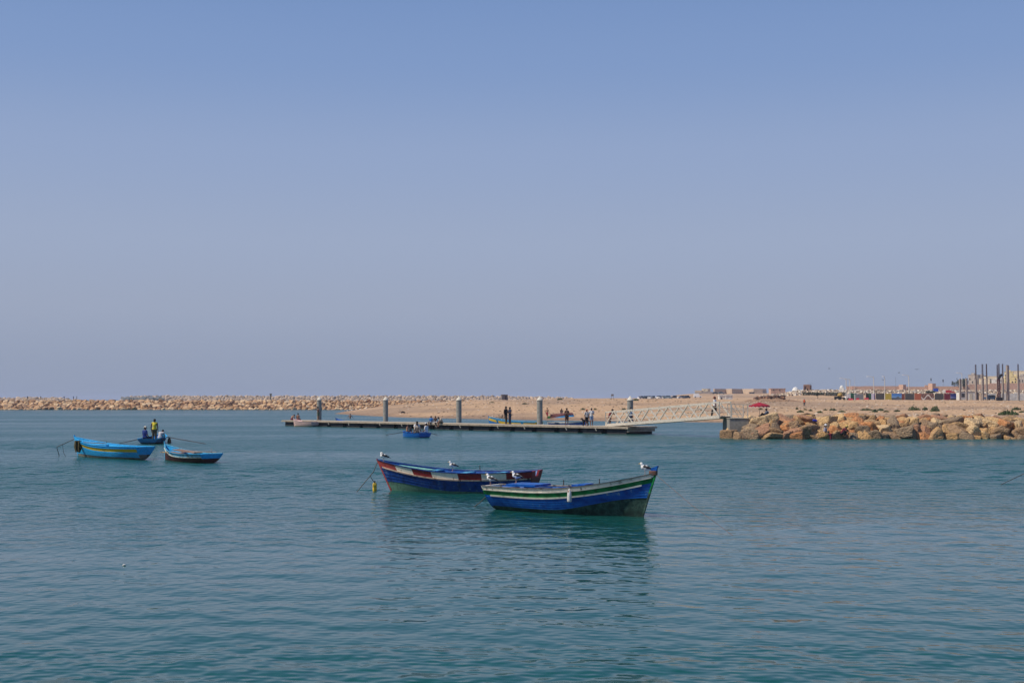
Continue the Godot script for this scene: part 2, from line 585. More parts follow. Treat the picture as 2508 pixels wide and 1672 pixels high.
# bands: [depth below sheer at its lower edge, material, name]; below them planks down to the water paint line
func boat(called: String, label: String, stern: Vector2, bow: Vector2, h: Hull, look: Dictionary, group := "", floor_y := 0.0) -> Node3D:
	var run := bow - stern
	h.length = run.length()
	var t := thing(called, label, "boat", Vector3(stern.x, floor_y, -stern.y), atan2(run.y, run.x), group)
	var bands: Array = look.bands
	var last_depth := 0.0
	for b in bands:
		for side in [-1.0, 1.0]:
			var g := G.new()
			var d0 := last_depth
			var d1: float = b[0]
			var s0: float = b[3] if b.size() > 3 else 0.0
			var s1: float = b[4] if b.size() > 4 else 1.0
			skin(g, h, s0, s1, func(s): return h.sheer(s) - d0, func(s): return h.sheer(s) - d1, side, 0.0, 0.0, 2, 30 if s1 - s0 > 0.5 else 8)
			put(g, b[2], b[1], t)
		if not (b.size() > 5 and b[5]):
			last_depth = b[0]
	var paint: Callable = look.get("paint", func(_s): return 0.12)
	var n_planks: int = look.get("planks", 5)
	for side in [-1.0, 1.0]:
		for k in n_planks:
			var g := G.new()
			var f0 := float(k) / n_planks
			var f1 := float(k + 1) / n_planks
			var d := last_depth
			skin(g, h, 0.0, 1.0, func(s): return lerpf(h.sheer(s) - d, paint.call(s), f0), func(s): return lerpf(h.sheer(s) - d, paint.call(s), f1), side, -0.002, 0.014, 1)
			put(g, "plank", look.side, t)
		var g2 := G.new()
		skin(g2, h, 0.0, 1.0, paint, func(s): return h.keel(s), side, 0.004, 0.0, 4)
		put(g2, "bottom", look.bottom, t)
		var g3 := G.new()
		skin(g3, h, 0.02, 0.985, func(s): return h.sheer(s) - 0.004, func(s): return 0.08, side, -0.035, -0.03, 4)
		put(g3, "lining", look.inside, t)
		var g4 := G.new()
		rail(g4, h, 0.0, 1.0, -0.012, 0.028, 0.022, -0.055, side)
		put(g4, "gunwale", look.cap, t)
	for r in look.get("rails", []):      # [depth, height, how far it stands out, material, name, from, to]
		for side in [-1.0, 1.0]:
			var g := G.new()
			rail(g, h, r[5] if r.size() > 5 else 0.0, r[6] if r.size() > 6 else 0.99, r[0], r[1], r[2], -0.01, side)
			put(g, r[4], r[3], t)
	# floor
	var fl := G.new()
	for i in 20:
		var a := 0.02 + 0.93 * i / 20.0
		var b := 0.02 + 0.93 * (i + 1) / 20.0
		fl.quad(h.p(a, 0.1, -1, -0.03), h.p(b, 0.1, -1, -0.03), h.p(b, 0.1, 1, -0.03), h.p(a, 0.1, 1, -0.03))
	put(fl, "floor", look.get("floor", look.inside), t)
	# transom in horizontal bands, with a thickness, and a notch for a sculling oar where the boat has one
	var notch: float = look.get("notch", 0.0)
	var tb: Array = look.transom       # [depth of the lower edge, material]
	var d_top := 0.0
	for b in tb:
		var g := G.new()
		var rows := 4
		for r in rows:
			var y0 := maxf(h.hs - lerpf(d_top, b[0], float(r) / rows), h.keel(0.0))
			var y1 := maxf(h.hs - lerpf(d_top, b[0], float(r + 1) / rows), h.keel(0.0))
			var w0 := h.wide(0.0, y0) + 0.012
			var w1 := h.wide(0.0, y1) + 0.012
			var x0 := h.along(0.0, y0) - 0.03
			var x1 := h.along(0.0, y1) - 0.03
			var spans := [[-1.0, 1.0]]
			if notch > 0.0 and h.hs - y0 < notch - 0.01:
				var cut := 0.34 * (1.0 - 0.35 * (h.hs - y0) / notch)
				spans = [[-1.0, -cut], [cut, 1.0]]
			for sp in spans:
				var q := [Vector3(x1, y1, sp[0] * w1), Vector3(x1, y1, sp[1] * w1), Vector3(x1 + 0.07, y1, sp[1] * w1), Vector3(x1 + 0.07, y1, sp[0] * w1), Vector3(x0, y0, sp[0] * w0), Vector3(x0, y0, sp[1] * w0), Vector3(x0 + 0.07, y0, sp[1] * w0), Vector3(x0 + 0.07, y0, sp[0] * w0)]
				g.hexa(q)
		put(g, "transom", b[1], t)
		d_top = b[0]
	# stem
	var sg := G.new()
	var head: float = look.get("head", 0.1)
	var pts := []
	for i in 9:
		var y := lerpf(-0.25, h.hb + head, i / 8.0)
		pts.append(Vector3(h.along(1.0, y) + 0.012, y, 0))
	var lower := G.new()
	for i in 8:
		(lower if look.has("stem_low") and i < 5 else sg).beam(pts[i], pts[i + 1], 0.05, 0.06, Vector3(0, 0, 1))
	put(sg, "stem", look.get("stem", look.side), t)
	if lower.used:
		put(lower, "stem", look.stem_low, t)
	for s in look.get("thwarts", [0.2, 0.42, 0.62]):
		var g := G.new()
		var y: float = h.sheer(s) - look.get("thwart_drop", 0.14)
		var w := h.wide(s, y) - 0.03
		g.box(Vector3(h.along(s, y), y, 0), Vector3(0.24, 0.035, 2.0 * w))
		put(g, "thwart", look.get("thwart", look.inside), t)
	for k in int(look.get("ribs", 0)):
		var s: float = 0.1 + 0.8 * k / (look.ribs - 1.0)
		var g := G.new()
		for side in [-1.0, 1.0]:
			var prev := h.p(s, h.sheer(s) - 0.03, side, -0.05)
			for j in 4:
				var nxt := h.p(s, lerpf(h.sheer(s) - 0.03, 0.1, (j + 1) / 4.0), side, -0.05)
				g.beam(prev, nxt, 0.05, 0.04, Vector3(1, 0, 0))
				prev = nxt
		put(g, "rib", look.get("rib", look.inside), t)
	for k in look.get("pins", []):      # [s, side, height]
		var g := G.new()
		var q := h.p(k[0], h.sheer(k[0]), k[1], -0.015)
		g.tube(q, q + Vector3(0.01, k[2], 0), 0.016, 0.013, 6)
		put(g, "oar_pin", look.get("pin", M.dark_wood), t)
	return t


func rope(called: String, label: String, pts: Array, r: float, m: Material, sag := 0.0) -> Node3D:
	var g := G.new()
	var fine := []
	for k in pts.size() - 1:
		for i in 8:
			var f := i / 8.0
			fine.append((pts[k] as Vector3).lerp(pts[k + 1], f) - Vector3(0, sag * 4.0 * f * (1.0 - f), 0))
	fine.append(pts[-1])
	g.path(fine, [r], 5)
	var o := put(g, numbered(called), m, self)
	return tag(o, label, "rope")


func make_boats() -> void:
	var blue := mat("royal_blue_paint", Color(1, 1, 1), 0.42, "blue_paint", 0.45)
	var deep_blue := mat("navy_blue_paint", Color(1, 1, 1), 0.5, "navy_paint", 0.45)
	var green := mat("green_paint", Color(1, 1, 1), 0.5, "green_paint", 0.7)
	var white := mat("chipped_white_paint", Color(1, 1, 1), 0.6, "white_paint", 0.7)
	var red := mat("maroon_paint", Color(0.26, 0.022, 0.025), 0.55, "wear", 1.2)
	var slime := mat("weedy_bottom_paint", Color(1, 1, 1), 0.75, "weed", 0.6)
	var pale_slime := mat("pale_green_bottom_paint", Color(0.10, 0.21, 0.15), 0.7, "wear", 0.8)
	var grey_wood := mat("weathered_wood", Color(0.24, 0.23, 0.23), 0.8, "chips", 0.7)
	mat("dark_wood", Color(0.055, 0.04, 0.032), 0.8, "wear", 2.0)
	var rope_m := mat("old_rope", Color(0.09, 0.08, 0.07), 0.95)
	var light_blue := mat("light_blue_paint", Color(0.02, 0.38, 0.76), 0.5, "wear", 1.0)
	var sky_blue := mat("sky_blue_worn_paint", Color(0.10, 0.42, 0.68), 0.55, "chips", 0.35)
	var yellow := mat("yellow_paint", Color(0.78, 0.50, 0.03), 0.5, "wear", 1.2)
	var brown := mat("brown_paint", Color(0.075, 0.024, 0.018), 0.55, "wear", 1.0)
	var pink := mat("pale_pink_paint", Color(0.68, 0.47, 0.43), 0.6, "wear", 0.8)
	var grey_bottom := mat("grey_bottom_paint", Color(0.20, 0.19, 0.165), 0.75, "chips", 0.4)
	var timber := mat("bare_timber", Color(0.24, 0.155, 0.115), 0.8, "wear", 1.5)
	var straw := mat("straw_rope", Color(0.42, 0.32, 0.19), 0.9, "chips", 2.0)

	# the nearest one: blue with a green band between white mouldings
	var h := Hull.new()
	h.aft = 0.46; h.mid = 0.80; h.hs = 0.69; h.hm = 0.69; h.hb = 1.20; h.low = 0.3; h.rise = 2.1; h.rake = 0.34; h.back = 0.30
	var b := boat("blue_green_rowing_boat", "blue wooden boat with green band and white mouldings, nearest to the viewer", Vector2(-0.37, 37.04), Vector2(3.54, 34.6), h, {
		"bands": [[0.115, white, "white_band"], [0.262, green, "green_band"]], "side": blue, "bottom": slime, "inside": blue, "cap": grey_wood, "planks": 5,
		"paint": func(s): return 0.12 + 0.40 * smoothstep(0.45, 1.0, s),
		"rails": [[0.095, 0.03, 0.025, white, "rubbing_strake"], [0.25, 0.045, 0.024, white, "white_moulding", 0.04, 0.955]],
		"transom": [[0.085, white], [0.25, green], [0.6, blue], [0.76, slime]], "stem": green, "stem_low": slime, "head": 0.0, "thwarts": [0.1, 0.3, 0.47, 0.63], "thwart_drop": 0.06,
		"pins": [[0.39, -1.0, 0.17], [0.62, -1.0, 0.15]]})
	var g := G.new()      # raised stern seat
	g.box(Vector3(0.92, 0.735, -0.12), Vector3(0.98, 0.06, 0.9))
	put(g, "stern_seat", blue, b)
	g = G.new()
	for s in [0.6, 0.64]:
		g.box(Vector3(h.along(s, 0.8), h.sheer(s) + 0.03, 0.25), Vector3(0.22, 0.05, 0.5))
	put(g, "oar_block", blue, b)
	g = G.new()           # stem head, flared and painted blue
	var y0 := h.hb + 0.0
	var sx := h.along(1.0, y0)
	g.hexa([Vector3(sx - 0.13, y0, -0.035), Vector3(sx + 0.02, y0, -0.035), Vector3(sx + 0.02, y0, 0.035), Vector3(sx - 0.13, y0, 0.035), Vector3(sx - 0.11, y0 + 0.13, -0.04), Vector3(sx + 0.085, y0 + 0.2, -0.04), Vector3(sx + 0.085, y0 + 0.2, 0.04), Vector3(sx - 0.11, y0 + 0.13, 0.04)])
	put(g, "stem_head", blue, b)
	g = G.new()           # turns of rope below the stem head
	for k in 4:
		g.path([Vector3(sx - 0.16, y0 - 0.05 + 0.03 * k, -0.06), Vector3(sx + 0.03, y0 - 0.04 + 0.03 * k, -0.055), Vector3(sx + 0.03, y0 - 0.04 + 0.03 * k, 0.055), Vector3(sx - 0.16, y0 - 0.05 + 0.03 * k, 0.06)], [0.018], 5)
	put(g, "rope_lashing", mat("rusty_rope", Color(0.16, 0.085, 0.065), 0.95), b)
	# white plastic can hung over its side as a fender
	var q := b.transform * h.p(0.605, h.sheer(0.605) - 0.03, 1.0, 0.09)
	var f := thing("bottle_fender", "white plastic bottle hung as a fender on the green banded boat", "fender", q)
	g = G.new()
	g.lathe([Vector2(0.0, -0.37), Vector2(0.055, -0.365), Vector2(0.064, -0.33), Vector2(0.06, -0.2), Vector2(0.056, -0.12), Vector2(0.04, -0.06), Vector2(0.018, -0.03), Vector2(0.018, 0.0), Vector2(0.0, 0.0)], 14)
	put(g, "bottle", mat("white_plastic", Color(0.72, 0.70, 0.66), 0.45, "wear", 2.0), f)
	g = G.new()
	g.tube(Vector3(0, -0.01, 0), Vector3(-0.02, 0.09, -0.06), 0.008)
	put(g, "cord", rope_m, f)
	g = G.new()
	g.box(Vector3(-0.03, -0.075, 0.035), Vector3(0.04, 0.022, 0.02))
	put(g, "red_tag", mat("orange_plastic", Color(0.6, 0.1, 0.03), 0.6), f)
	rope("mooring_rope", "thin mooring rope from the green banded boat's bow down into the water", [b.transform * Vector3(sx + 0.02, y0 - 0.05, 0), Vector3(4.55, 0.52, -32.2), Vector3(5.25, -0.05, -29.6)], 0.005, M.rusty_rope)
	rope("stern_line", "dark slack rope from the green banded boat's stern into the water", [b.transform * Vector3(-0.2, 0.42, 0.3), Vector3(-0.95, 0.12, -37.9), Vector3(-1.25, -0.1, -38.1)], 0.014, rope_m)

	# behind it: chequered red and white
	h = Hull.new()
	h.aft = 0.62; h.mid = 0.85; h.hs = 0.79; h.hm = 0.70; h.hb = 1.08; h.low = 0.42; h.rise = 2.0; h.rake = 0.50; h.bend = 0.0; h.back = 0.25; h.es = 0.5; h.at = 0.4
	var checks := []
	mat("faded_red_paint", Color(0.36, 0.06, 0.055), 0.6, "wear", 1.4)
	var order := [red, white, red, white, red, white, M.faded_red_paint]
	var marks := [0.0, 0.148, 0.30, 0.448, 0.623, 0.757, 0.877, 1.0]
	for k in 7:
		checks.append([0.235, order[k], "white_panel" if order[k] == white else "red_panel", marks[k], marks[k + 1] + 0.0001, true])
	checks.append([0.235, deep_blue, "backing", 0.0, 0.001])
	b = boat("chequered_rowing_boat", "dark blue wooden boat with red and white panels along its top strake", Vector2(0.6, 42.95), Vector2(-4.22, 44.5), h, {
		"bands": checks, "side": deep_blue, "bottom": pale_slime, "inside": blue, "cap": deep_blue, "planks": 4,
		"paint": func(s): return 0.07 + 0.25 * smoothstep(0.5, 1.0, s),
		"rails": [[0.225, 0.045, 0.03, mat("peeling_cream_moulding", Color(0.60, 0.46, 0.38), 0.7, "chips", 0.6), "cream_moulding", 0.0, 0.985]],
		"transom": [[0.24, red], [0.62, mat("red_brown_transom_paint", Color(0.13, 0.035, 0.028), 0.6, "wear", 1.2)], [0.86, slime]], "notch": 0.175, "stem": M.faded_red_paint, "head": 0.02, "thwarts": [0.24, 0.46, 0.66], "thwart_drop": 0.05,
		"thwart": sky_blue, "pins": [[0.41, 1.0, 0.19]]})
	g = G.new()
	g.hexa([h.p(0.66, h.sheer(0.66) - 0.02, -1, -0.07), h.p(0.88, h.sheer(0.88) - 0.05, -1, -0.05), h.p(0.88, h.sheer(0.88) - 0.05, 1, -0.4), h.p(0.66, h.sheer(0.66) - 0.05, 1, -0.5), h.p(0.66, h.sheer(0.66) + 0.015, -1, -0.06), h.p(0.86, h.sheer(0.86) - 0.0, -1, -0.05), h.p(0.86, h.sheer(0.86) - 0.02, 1, -0.4), h.p(0.66, h.sheer(0.66) - 0.02, 1, -0.5)])
	put(g, "mint_green_board", mat("mint_paint", Color(0.22, 0.52, 0.42), 0.6, "chips", 0.6), b)
	var bow_at := b.transform * Vector3(h.along(1.0, 0.98) + 0.05, 0.98, 0)
	var knot := bow_at + Vector3(-0.13, -0.33, 0.1)
	rope("mooring_rope", "taut dark mooring rope from the chequered boat's bow into the water", [bow_at, knot, Vector3(-5.42, -0.05, -44.2)], 0.014, rope_m)
	rope("buoy_line", "short rope hanging from the mooring rope to the yellow buoy", [knot + Vector3(-0.1, -0.1, 0), Vector3(-4.95, 0.45, -44.5), Vector3(-4.83, 0.28, -44.56)], 0.011, rope_m)
	var by := thing("yellow_buoy", "yellow plastic can floating as a buoy beside the chequered boat", "buoy", Vector3(-4.82, -0.06, -44.58))
	g = G.new()
	g.lathe([Vector2(0.0, 0.0), Vector2(0.065, 0.0), Vector2(0.075, 0.05), Vector2(0.075, 0.16), Vector2(0.069, 0.17), Vector2(0.075, 0.18), Vector2(0.075, 0.27), Vector2(0.055, 0.32), Vector2(0.02, 0.335), Vector2(0.02, 0.37), Vector2(0.0, 0.37)], 14)
	put(g, "can", mat("yellow_plastic", Color(0.80, 0.52, 0.04), 0.4, "wear", 2.5), by)
	g = G.new()
	g.lathe([Vector2(0.028, 0.35), Vector2(0.028, 0.385), Vector2(0.0, 0.39)], 10)
	put(g, "cap", M.dark_wood, by)

	# left: light blue with a yellow band
	h = Hull.new()
	h.aft = 0.58; h.mid = 0.80; h.hs = 0.68; h.hm = 0.66; h.hb = 1.06; h.low = 0.35; h.rise = 2.2; h.rake = 0.42; h.back = 0.22; h.es = 0.62; h.tuck = 0.05
	var s3 := Vector2(-19.55, 67.2)
	b = boat("yellow_banded_rowing_boat", "light blue wooden boat with a yellow band, moored at the far left", s3, Vector2(-24.4, 71.4), h, {
		"bands": [[0.10, light_blue, "top_strake"], [0.285, yellow, "yellow_band"]], "side": light_blue, "bottom": grey_bottom, "inside": light_blue, "cap": light_blue, "planks": 5, "paint": func(s): return 0.09 + 0.06 * s,
		"rails": [[0.09, 0.03, 0.03, light_blue, "rubbing_strake"]],
		"transom": [[0.42, light_blue], [0.75, grey_bottom]], "head": 0.1, "thwarts": [0.12, 0.3, 0.5, 0.68], "thwart_drop": 0.1, "thwart": sky_blue, "pins": [[0.7, 1.0, 0.1]]})
	g = G.new()
	g.beam(Vector3(h.along(0.78, 0.8), 0.80, -0.42), Vector3(h.along(0.66, 0.72), 0.73, 0.5), 0.09, 0.04)
	put(g, "loose_plank", straw, b)
	q = b.transform * h.p(0.83, h.sheer(0.83), -1.0, 0.06)
	f = thing("weed_bundle", "brown bundle of old net and weed hanging from the yellow banded boat's bow", "net", q)
	rng.seed = 5
	g = G.new()
	for k in 22:
		var o := Vector3(rng.randf_range(-0.17, 0.17), rng.randf_range(-0.05, 0.04), rng.randf_range(-0.08, 0.08))
		var l := rng.randf_range(0.25, 0.62)
		g.path([o, o + Vector3(rng.randf_range(-0.05, 0.05), -l * 0.5, rng.randf_range(-0.04, 0.06)), o * 0.7 + Vector3(0, -l, rng.randf_range(-0.03, 0.05))], [0.05, 0.06, 0.03], 5)
	put(g, "strands", mat("old_net", Color(0.10, 0.085, 0.035), 0.95, "chips", 2.0), f)
	bow_at = b.transform * Vector3(h.along(1.0, 0.95) + 0.05, 0.95, 0)
	rope("mooring_rope", "dark mooring rope running left from the yellow banded boat's bow", [bow_at, bow_at + Vector3(-0.9, -0.45, 0.3), Vector3(-25.55, -0.05, -71.6)], 0.02, rope_m)
	rope("hanging_line", "loose end of rope hanging from the far left mooring rope", [bow_at + Vector3(-0.6, -0.3, 0.2), bow_at + Vector3(-0.55, -0.75, 0.2), bow_at + Vector3(-0.42, -0.98, 0.2)], 0.012, rope_m)

	# next to it: blue over brown, oars and boards inside
	h = Hull.new()
	h.aft = 0.66; h.mid = 0.78; h.hs = 0.46; h.hm = 0.42; h.hb = 0.82; h.low = 0.35; h.rise = 2.3; h.rake = 0.10; h.back = 0.12; h.es = 0.42; h.tuck = 0.04; h.at = 0.35
	var brown_low := mat("dark_transom_paint", Color(0.018, 0.03, 0.035), 0.6, "wear", 1.0)
	b = boat("brown_hulled_rowing_boat", "small boat with brown hull under a worn light blue band, boards lying inside", Vector2(-15.19, 63.8), Vector2(-18.28, 66.9), h, {
		"bands": [[0.16, sky_blue, "blue_band"]], "side": brown, "bottom": brown, "inside": light_blue, "cap": sky_blue, "floor": timber, "planks": 3, "paint": func(_s): return 0.02,
		"rails": [[0.16, 0.045, 0.03, white, "white_moulding", 0.0, 0.985]],
		"transom": [[0.24, light_blue], [0.5, brown]], "stem": sky_blue, "head": 0.16, "thwarts": [0.3], "thwart_drop": 0.16, "thwart": timber, "pins": [[0.27, 1.0, 0.24]], "pin": mat("pale_wood", Color(0.48, 0.40, 0.32), 0.8, "wear", 2.0)})
	g = G.new()
	g.beam(Vector3(3.5, 0.56, 0.15), Vector3(1.3, 0.45, 0.1), 0.5, 0.05)
	put(g, "board", timber, b)
	g = G.new()
	g.beam(Vector3(3.7, 0.44, -0.2), Vector3(2.2, 0.38, -0.35), 0.42, 0.05)
	put(g, "board", timber, b)
	g = G.new()
	rng.seed = 8
	for k in 16:
		var c := Vector3(3.3 + rng.randf_range(-0.35, 0.35), 0.42, -0.5 + rng.randf_range(-0.12, 0.12))
		g.path([c, c + Vector3(0.12, 0.03, 0.05), c + Vector3(0.2, 0.0, -0.06)], [0.02], 5)
	put(g, "rope_coil", straw, b)
	var oar_m := mat("grey_oar_wood", Color(0.30, 0.25, 0.22), 0.8, "wear", 2.0)
	for k in 2:
		var o := thing("stowed_oar", ["pale oar lying in the brown hulled boat, nearer its starboard side", "pale oar lying in the brown hulled boat, nearer its port side"][k], "oar", b.position, b.rotation.y, "oars stowed in the brown boat")
		g = G.new()
		g.tube(Vector3(1.9, 0.49, 0.3 - 0.35 * k), Vector3(-0.05, 0.51 + 0.03 * k, 0.35 - 0.3 * k), 0.03, 0.024)
		put(g, "shaft", oar_m, o)
		g = G.new()
		g.beam(Vector3(2.7, 0.46, 0.27 - 0.36 * k), Vector3(1.85, 0.49, 0.3 - 0.35 * k), 0.12, 0.025)
		put(g, "blade", oar_m, o)

	# the rowing boat with three men
	h = Hull.new()
	h.aft = 0.72; h.mid = 0.82; h.hs = 0.37; h.hm = 0.38; h.hb = 0.66; h.low = 0.3; h.rake = 0.25; h.back = 0.1; h.es = 0.34; h.tuck = 0.08; h.at = 0.35
	b = boat("blue_ferry_boat", "blue rowing boat carrying three men, seen from its stern", Vector2(-25.95, 90.3), Vector2(-26.0, 94.2), h, {
		"bands": [[0.09, mat("faded_grey_blue_paint", Color(0.16, 0.26, 0.31), 0.6, "chips", 0.5), "top_strake"]], "side": mat("teal_blue_paint", Color(0.012, 0.17, 0.36), 0.5, "wear", 1.0), "bottom": brown_low, "inside": light_blue, "cap": light_blue, "planks": 3, "paint": func(_s): return 0.1,
		"transom": [[0.27, M.teal_blue_paint], [0.48, brown_low]], "head": 0.1, "thwarts": [0.08, 0.3, 0.55], "thwart_drop": 0.1, "thwart": light_blue})
	var dark_oar := mat("dark_oar_wood", Color(0.07, 0.05, 0.045), 0.8, "wear", 2.0)
	for k in 2:
		var o := thing("oar", ["long oar reaching out to the left of the three men's boat", "long oar reaching out to the right of the three men's boat"][k], "oar", Vector3.ZERO, 0.0, "oars in use")
		var a0 := [Vector3(-25.95, 0.56, -92.0), Vector3(-26.0, 0.62, -92.0)]
		var a1: Vector3 = [Vector3(-28.05, 0.02, -90.4), Vector3(-21.85, 0.0, -90.6)][k]
		g = G.new()
		g.tube(a0[k], a0[k].lerp(a1, 0.72), 0.03, 0.026)
		put(g, "shaft", dark_oar, o)
		g = G.new()
		g.beam((a0[k] as Vector3).lerp(a1, 0.7), a1, 0.13, 0.03)
		put(g, "blade", dark_oar, o)
	f = thing("hanging_fender", "brown oval fender hanging on the side of the three men's boat", "fender", Vector3(-24.85, 0.42, -91.9))
	g = G.new()
	g.lathe([Vector2(0.0, -0.52), Vector2(0.08, -0.48), Vector2(0.14, -0.34), Vector2(0.13, -0.2), Vector2(0.08, -0.05), Vector2(0.02, 0.0)], 12)
	put(g, "bag", mat("brown_sacking", Color(0.14, 0.085, 0.055), 0.95, "chips", 2.0), f)
	g = G.new()
	g.tube(Vector3(0, -0.02, 0), Vector3(-0.3, 0.06, 0), 0.012)
	put(g, "cord", rope_m, f)

	# the small blue boat full of people
	h = Hull.new()
	h.aft = 0.62; h.mid = 0.7; h.hs = 0.39; h.hm = 0.36; h.hb = 0.48; h.low = 0.35; h.rake = 0.1; h.back = 0.06; h.es = 0.25; h.em = 0.25; h.eb = 0.4; h.tuck = 0.1; h.at = 0.35
	var bright := mat("bright_blue_paint", Color(0.004, 0.135, 0.52), 0.45, "wear", 1.0)
	b = boat("bright_blue_rowing_boat", "small bright blue rowing boat crowded with people in front of the pontoon", Vector2(-7.28, 105.3), Vector2(-9.25, 108.2), h, {
		"bands": [[0.05, bright, "top_strake"]], "side": bright, "bottom": deep_blue, "inside": bright, "cap": bright, "planks": 2, "paint": func(_s): return 0.03,
		"transom": [[0.3, bright], [0.49, deep_blue]], "head": 0.03, "thwarts": [0.1, 0.36, 0.62], "thwart_drop": 0.08})
	for k in 2:
		var o := thing("oar", ["dark oar reaching left from the crowded blue boat", "dark oar on the right of the crowded blue boat"][k], "oar", Vector3.ZERO, 0.0, "oars in use")
		var a0: Vector3 = [Vector3(-8.0, 0.62, -106.7), Vector3(-8.0, 0.62, -106.7)][k]
		var a1: Vector3 = [Vector3(-10.45, 0.22, -105.3), Vector3(-6.25, 0.2, -106.2)][k]
		g = G.new()
		g.tube(a0, a0.lerp(a1, 0.75), 0.026, 0.022)
		put(g, "shaft", dark_oar, o)
		g = G.new()
		g.beam(a0.lerp(a1, 0.7), a1, 0.13, 0.03)
		put(g, "blade", dark_oar, o)

	# pink boat along the pontoon
	h = Hull.new()
	h.aft = 0.64; h.mid = 0.72; h.hs = 0.56; h.hm = 0.55; h.hb = 0.84; h.low = 0.35; h.rake = 0.2; h.back = 0.1; h.es = 0.4; h.tuck = 0.08
	boat("pink_rowing_boat", "pale pink rowing boat tied to the left end of the pontoon", Vector2(-22.95, 147.3), Vector2(-25.75, 150.0), h, {
		"bands": [[0.08, pink, "top_strake"]], "side": pink, "bottom": mat("yellowed_bottom_paint", Color(0.33, 0.25, 0.13), 0.7, "chips", 0.6), "inside": pink, "cap": pink, "planks": 3, "paint": func(_s): return 0.09,
		"transom": [[0.45, pink], [0.65, brown_low]], "head": 0.1, "thwarts": [0.2, 0.5], "thwart_drop": 0.12})
	# behind the pontoon
	h = Hull.new()
	h.aft = 0.6; h.mid = 0.78; h.hs = 0.82; h.hm = 0.82; h.hb = 1.3; h.low = 0.3; h.rake = 0.25; h.back = 0.1; h.tuck = 0.05
	boat("blue_yellow_rowing_boat", "blue and yellow wooden boat moored behind the pontoon, bow to the left", Vector2(2.75, 131.4), Vector2(-2.3, 136.3), h, {
		"bands": [[0.1, light_blue, "top_strake"], [0.36, yellow, "yellow_band", 0.0, 0.22, true], [0.36, M.teal_blue_paint, "blue_patch", 0.22, 0.27, true], [0.36, yellow, "yellow_band", 0.27, 0.74, true], [0.36, M.teal_blue_paint, "blue_patch", 0.74, 0.79, true], [0.36, yellow, "yellow_band", 0.79, 1.0]], "side": mat("mid_blue_paint", Color(0.006, 0.14, 0.42), 0.5, "wear", 1.0), "bottom": deep_blue, "inside": M.teal_blue_paint, "cap": sky_blue, "planks": 3, "ribs": 9, "rib": sky_blue,
		"transom": [[0.4, yellow], [0.88, deep_blue]], "head": 0.1, "thwarts": [0.2, 0.45], "thwart_drop": 0.15})
	h = Hull.new()
	h.aft = 0.45; h.mid = 0.6; h.hs = 0.42; h.hm = 0.42; h.hb = 0.86; h.low = 0.3; h.rake = 0.3; h.back = 0.05
	boat("small_blue_rowing_boat", "blue bow of a small boat showing behind the left of the pontoon", Vector2(-18.6, 151.0), Vector2(-21.2, 153.6), h, {
		"bands": [[0.08, bright, "top_strake"]], "side": bright, "bottom": deep_blue, "inside": bright, "cap": bright, "planks": 2, "transom": [[0.3, bright], [0.46, deep_blue]], "thwarts": [0.4]})
	h = Hull.new()
	h.aft = 0.5; h.mid = 0.7; h.hs = 0.88; h.hm = 0.86; h.hb = 1.05; h.low = 0.4; h.rake = 0.3; h.back = 0.05
	boat("white_rowing_boat", "white boat with dark bow moored behind the right of the pontoon", Vector2(4.0, 129.6), Vector2(7.2, 126.4), h, {
		"bands": [[0.12, mat("white_boat_paint", Color(0.70, 0.69, 0.66), 0.5, "wear", 1.0), "top_strake"]], "side": deep_blue, "bottom": deep_blue, "inside": M.white_boat_paint, "cap": M.white_boat_paint, "planks": 2, "transom": [[0.3, M.white_boat_paint], [0.92, deep_blue]], "thwarts": [0.3, 0.6]})

	# keel up on the beach
	h = Hull.new()
	h.aft = 0.55; h.mid = 0.72; h.hs = 0.62; h.hm = 0.6; h.hb = 0.9; h.low = 0.35; h.rake = 0.25; h.back = 0.08; h.deep = 0.12; h.tuck = 0.1; h.es = 0.4
	b = boat("overturned_boat", "overturned boat with red brown bottom and blue side lying on the beach", Vector2(9.4, 198.6), Vector2(6.0, 197.0), h, {
		"bands": [[0.1, M.white_boat_paint, "top_strake"], [0.3, light_blue, "blue_band"]], "side": mat("red_brown_bottom_paint", Color(0.22, 0.085, 0.075), 0.7, "chips", 0.6), "bottom": M.red_brown_bottom_paint, "inside": light_blue, "cap": light_blue, "planks": 3,
		"transom": [[0.75, mat("mauve_grey_paint", Color(0.3, 0.24, 0.25), 0.7, "wear", 1.0)]], "thwarts": [0.4]})
	b.transform = Transform3D(Basis(Vector3.UP, b.rotation.y) * Basis(Vector3.RIGHT, PI) * Basis(Vector3.BACK, 0.07), Vector3(b.position.x, ground(9.4, 198.6) + 0.56, b.position.z))
	say("boats")


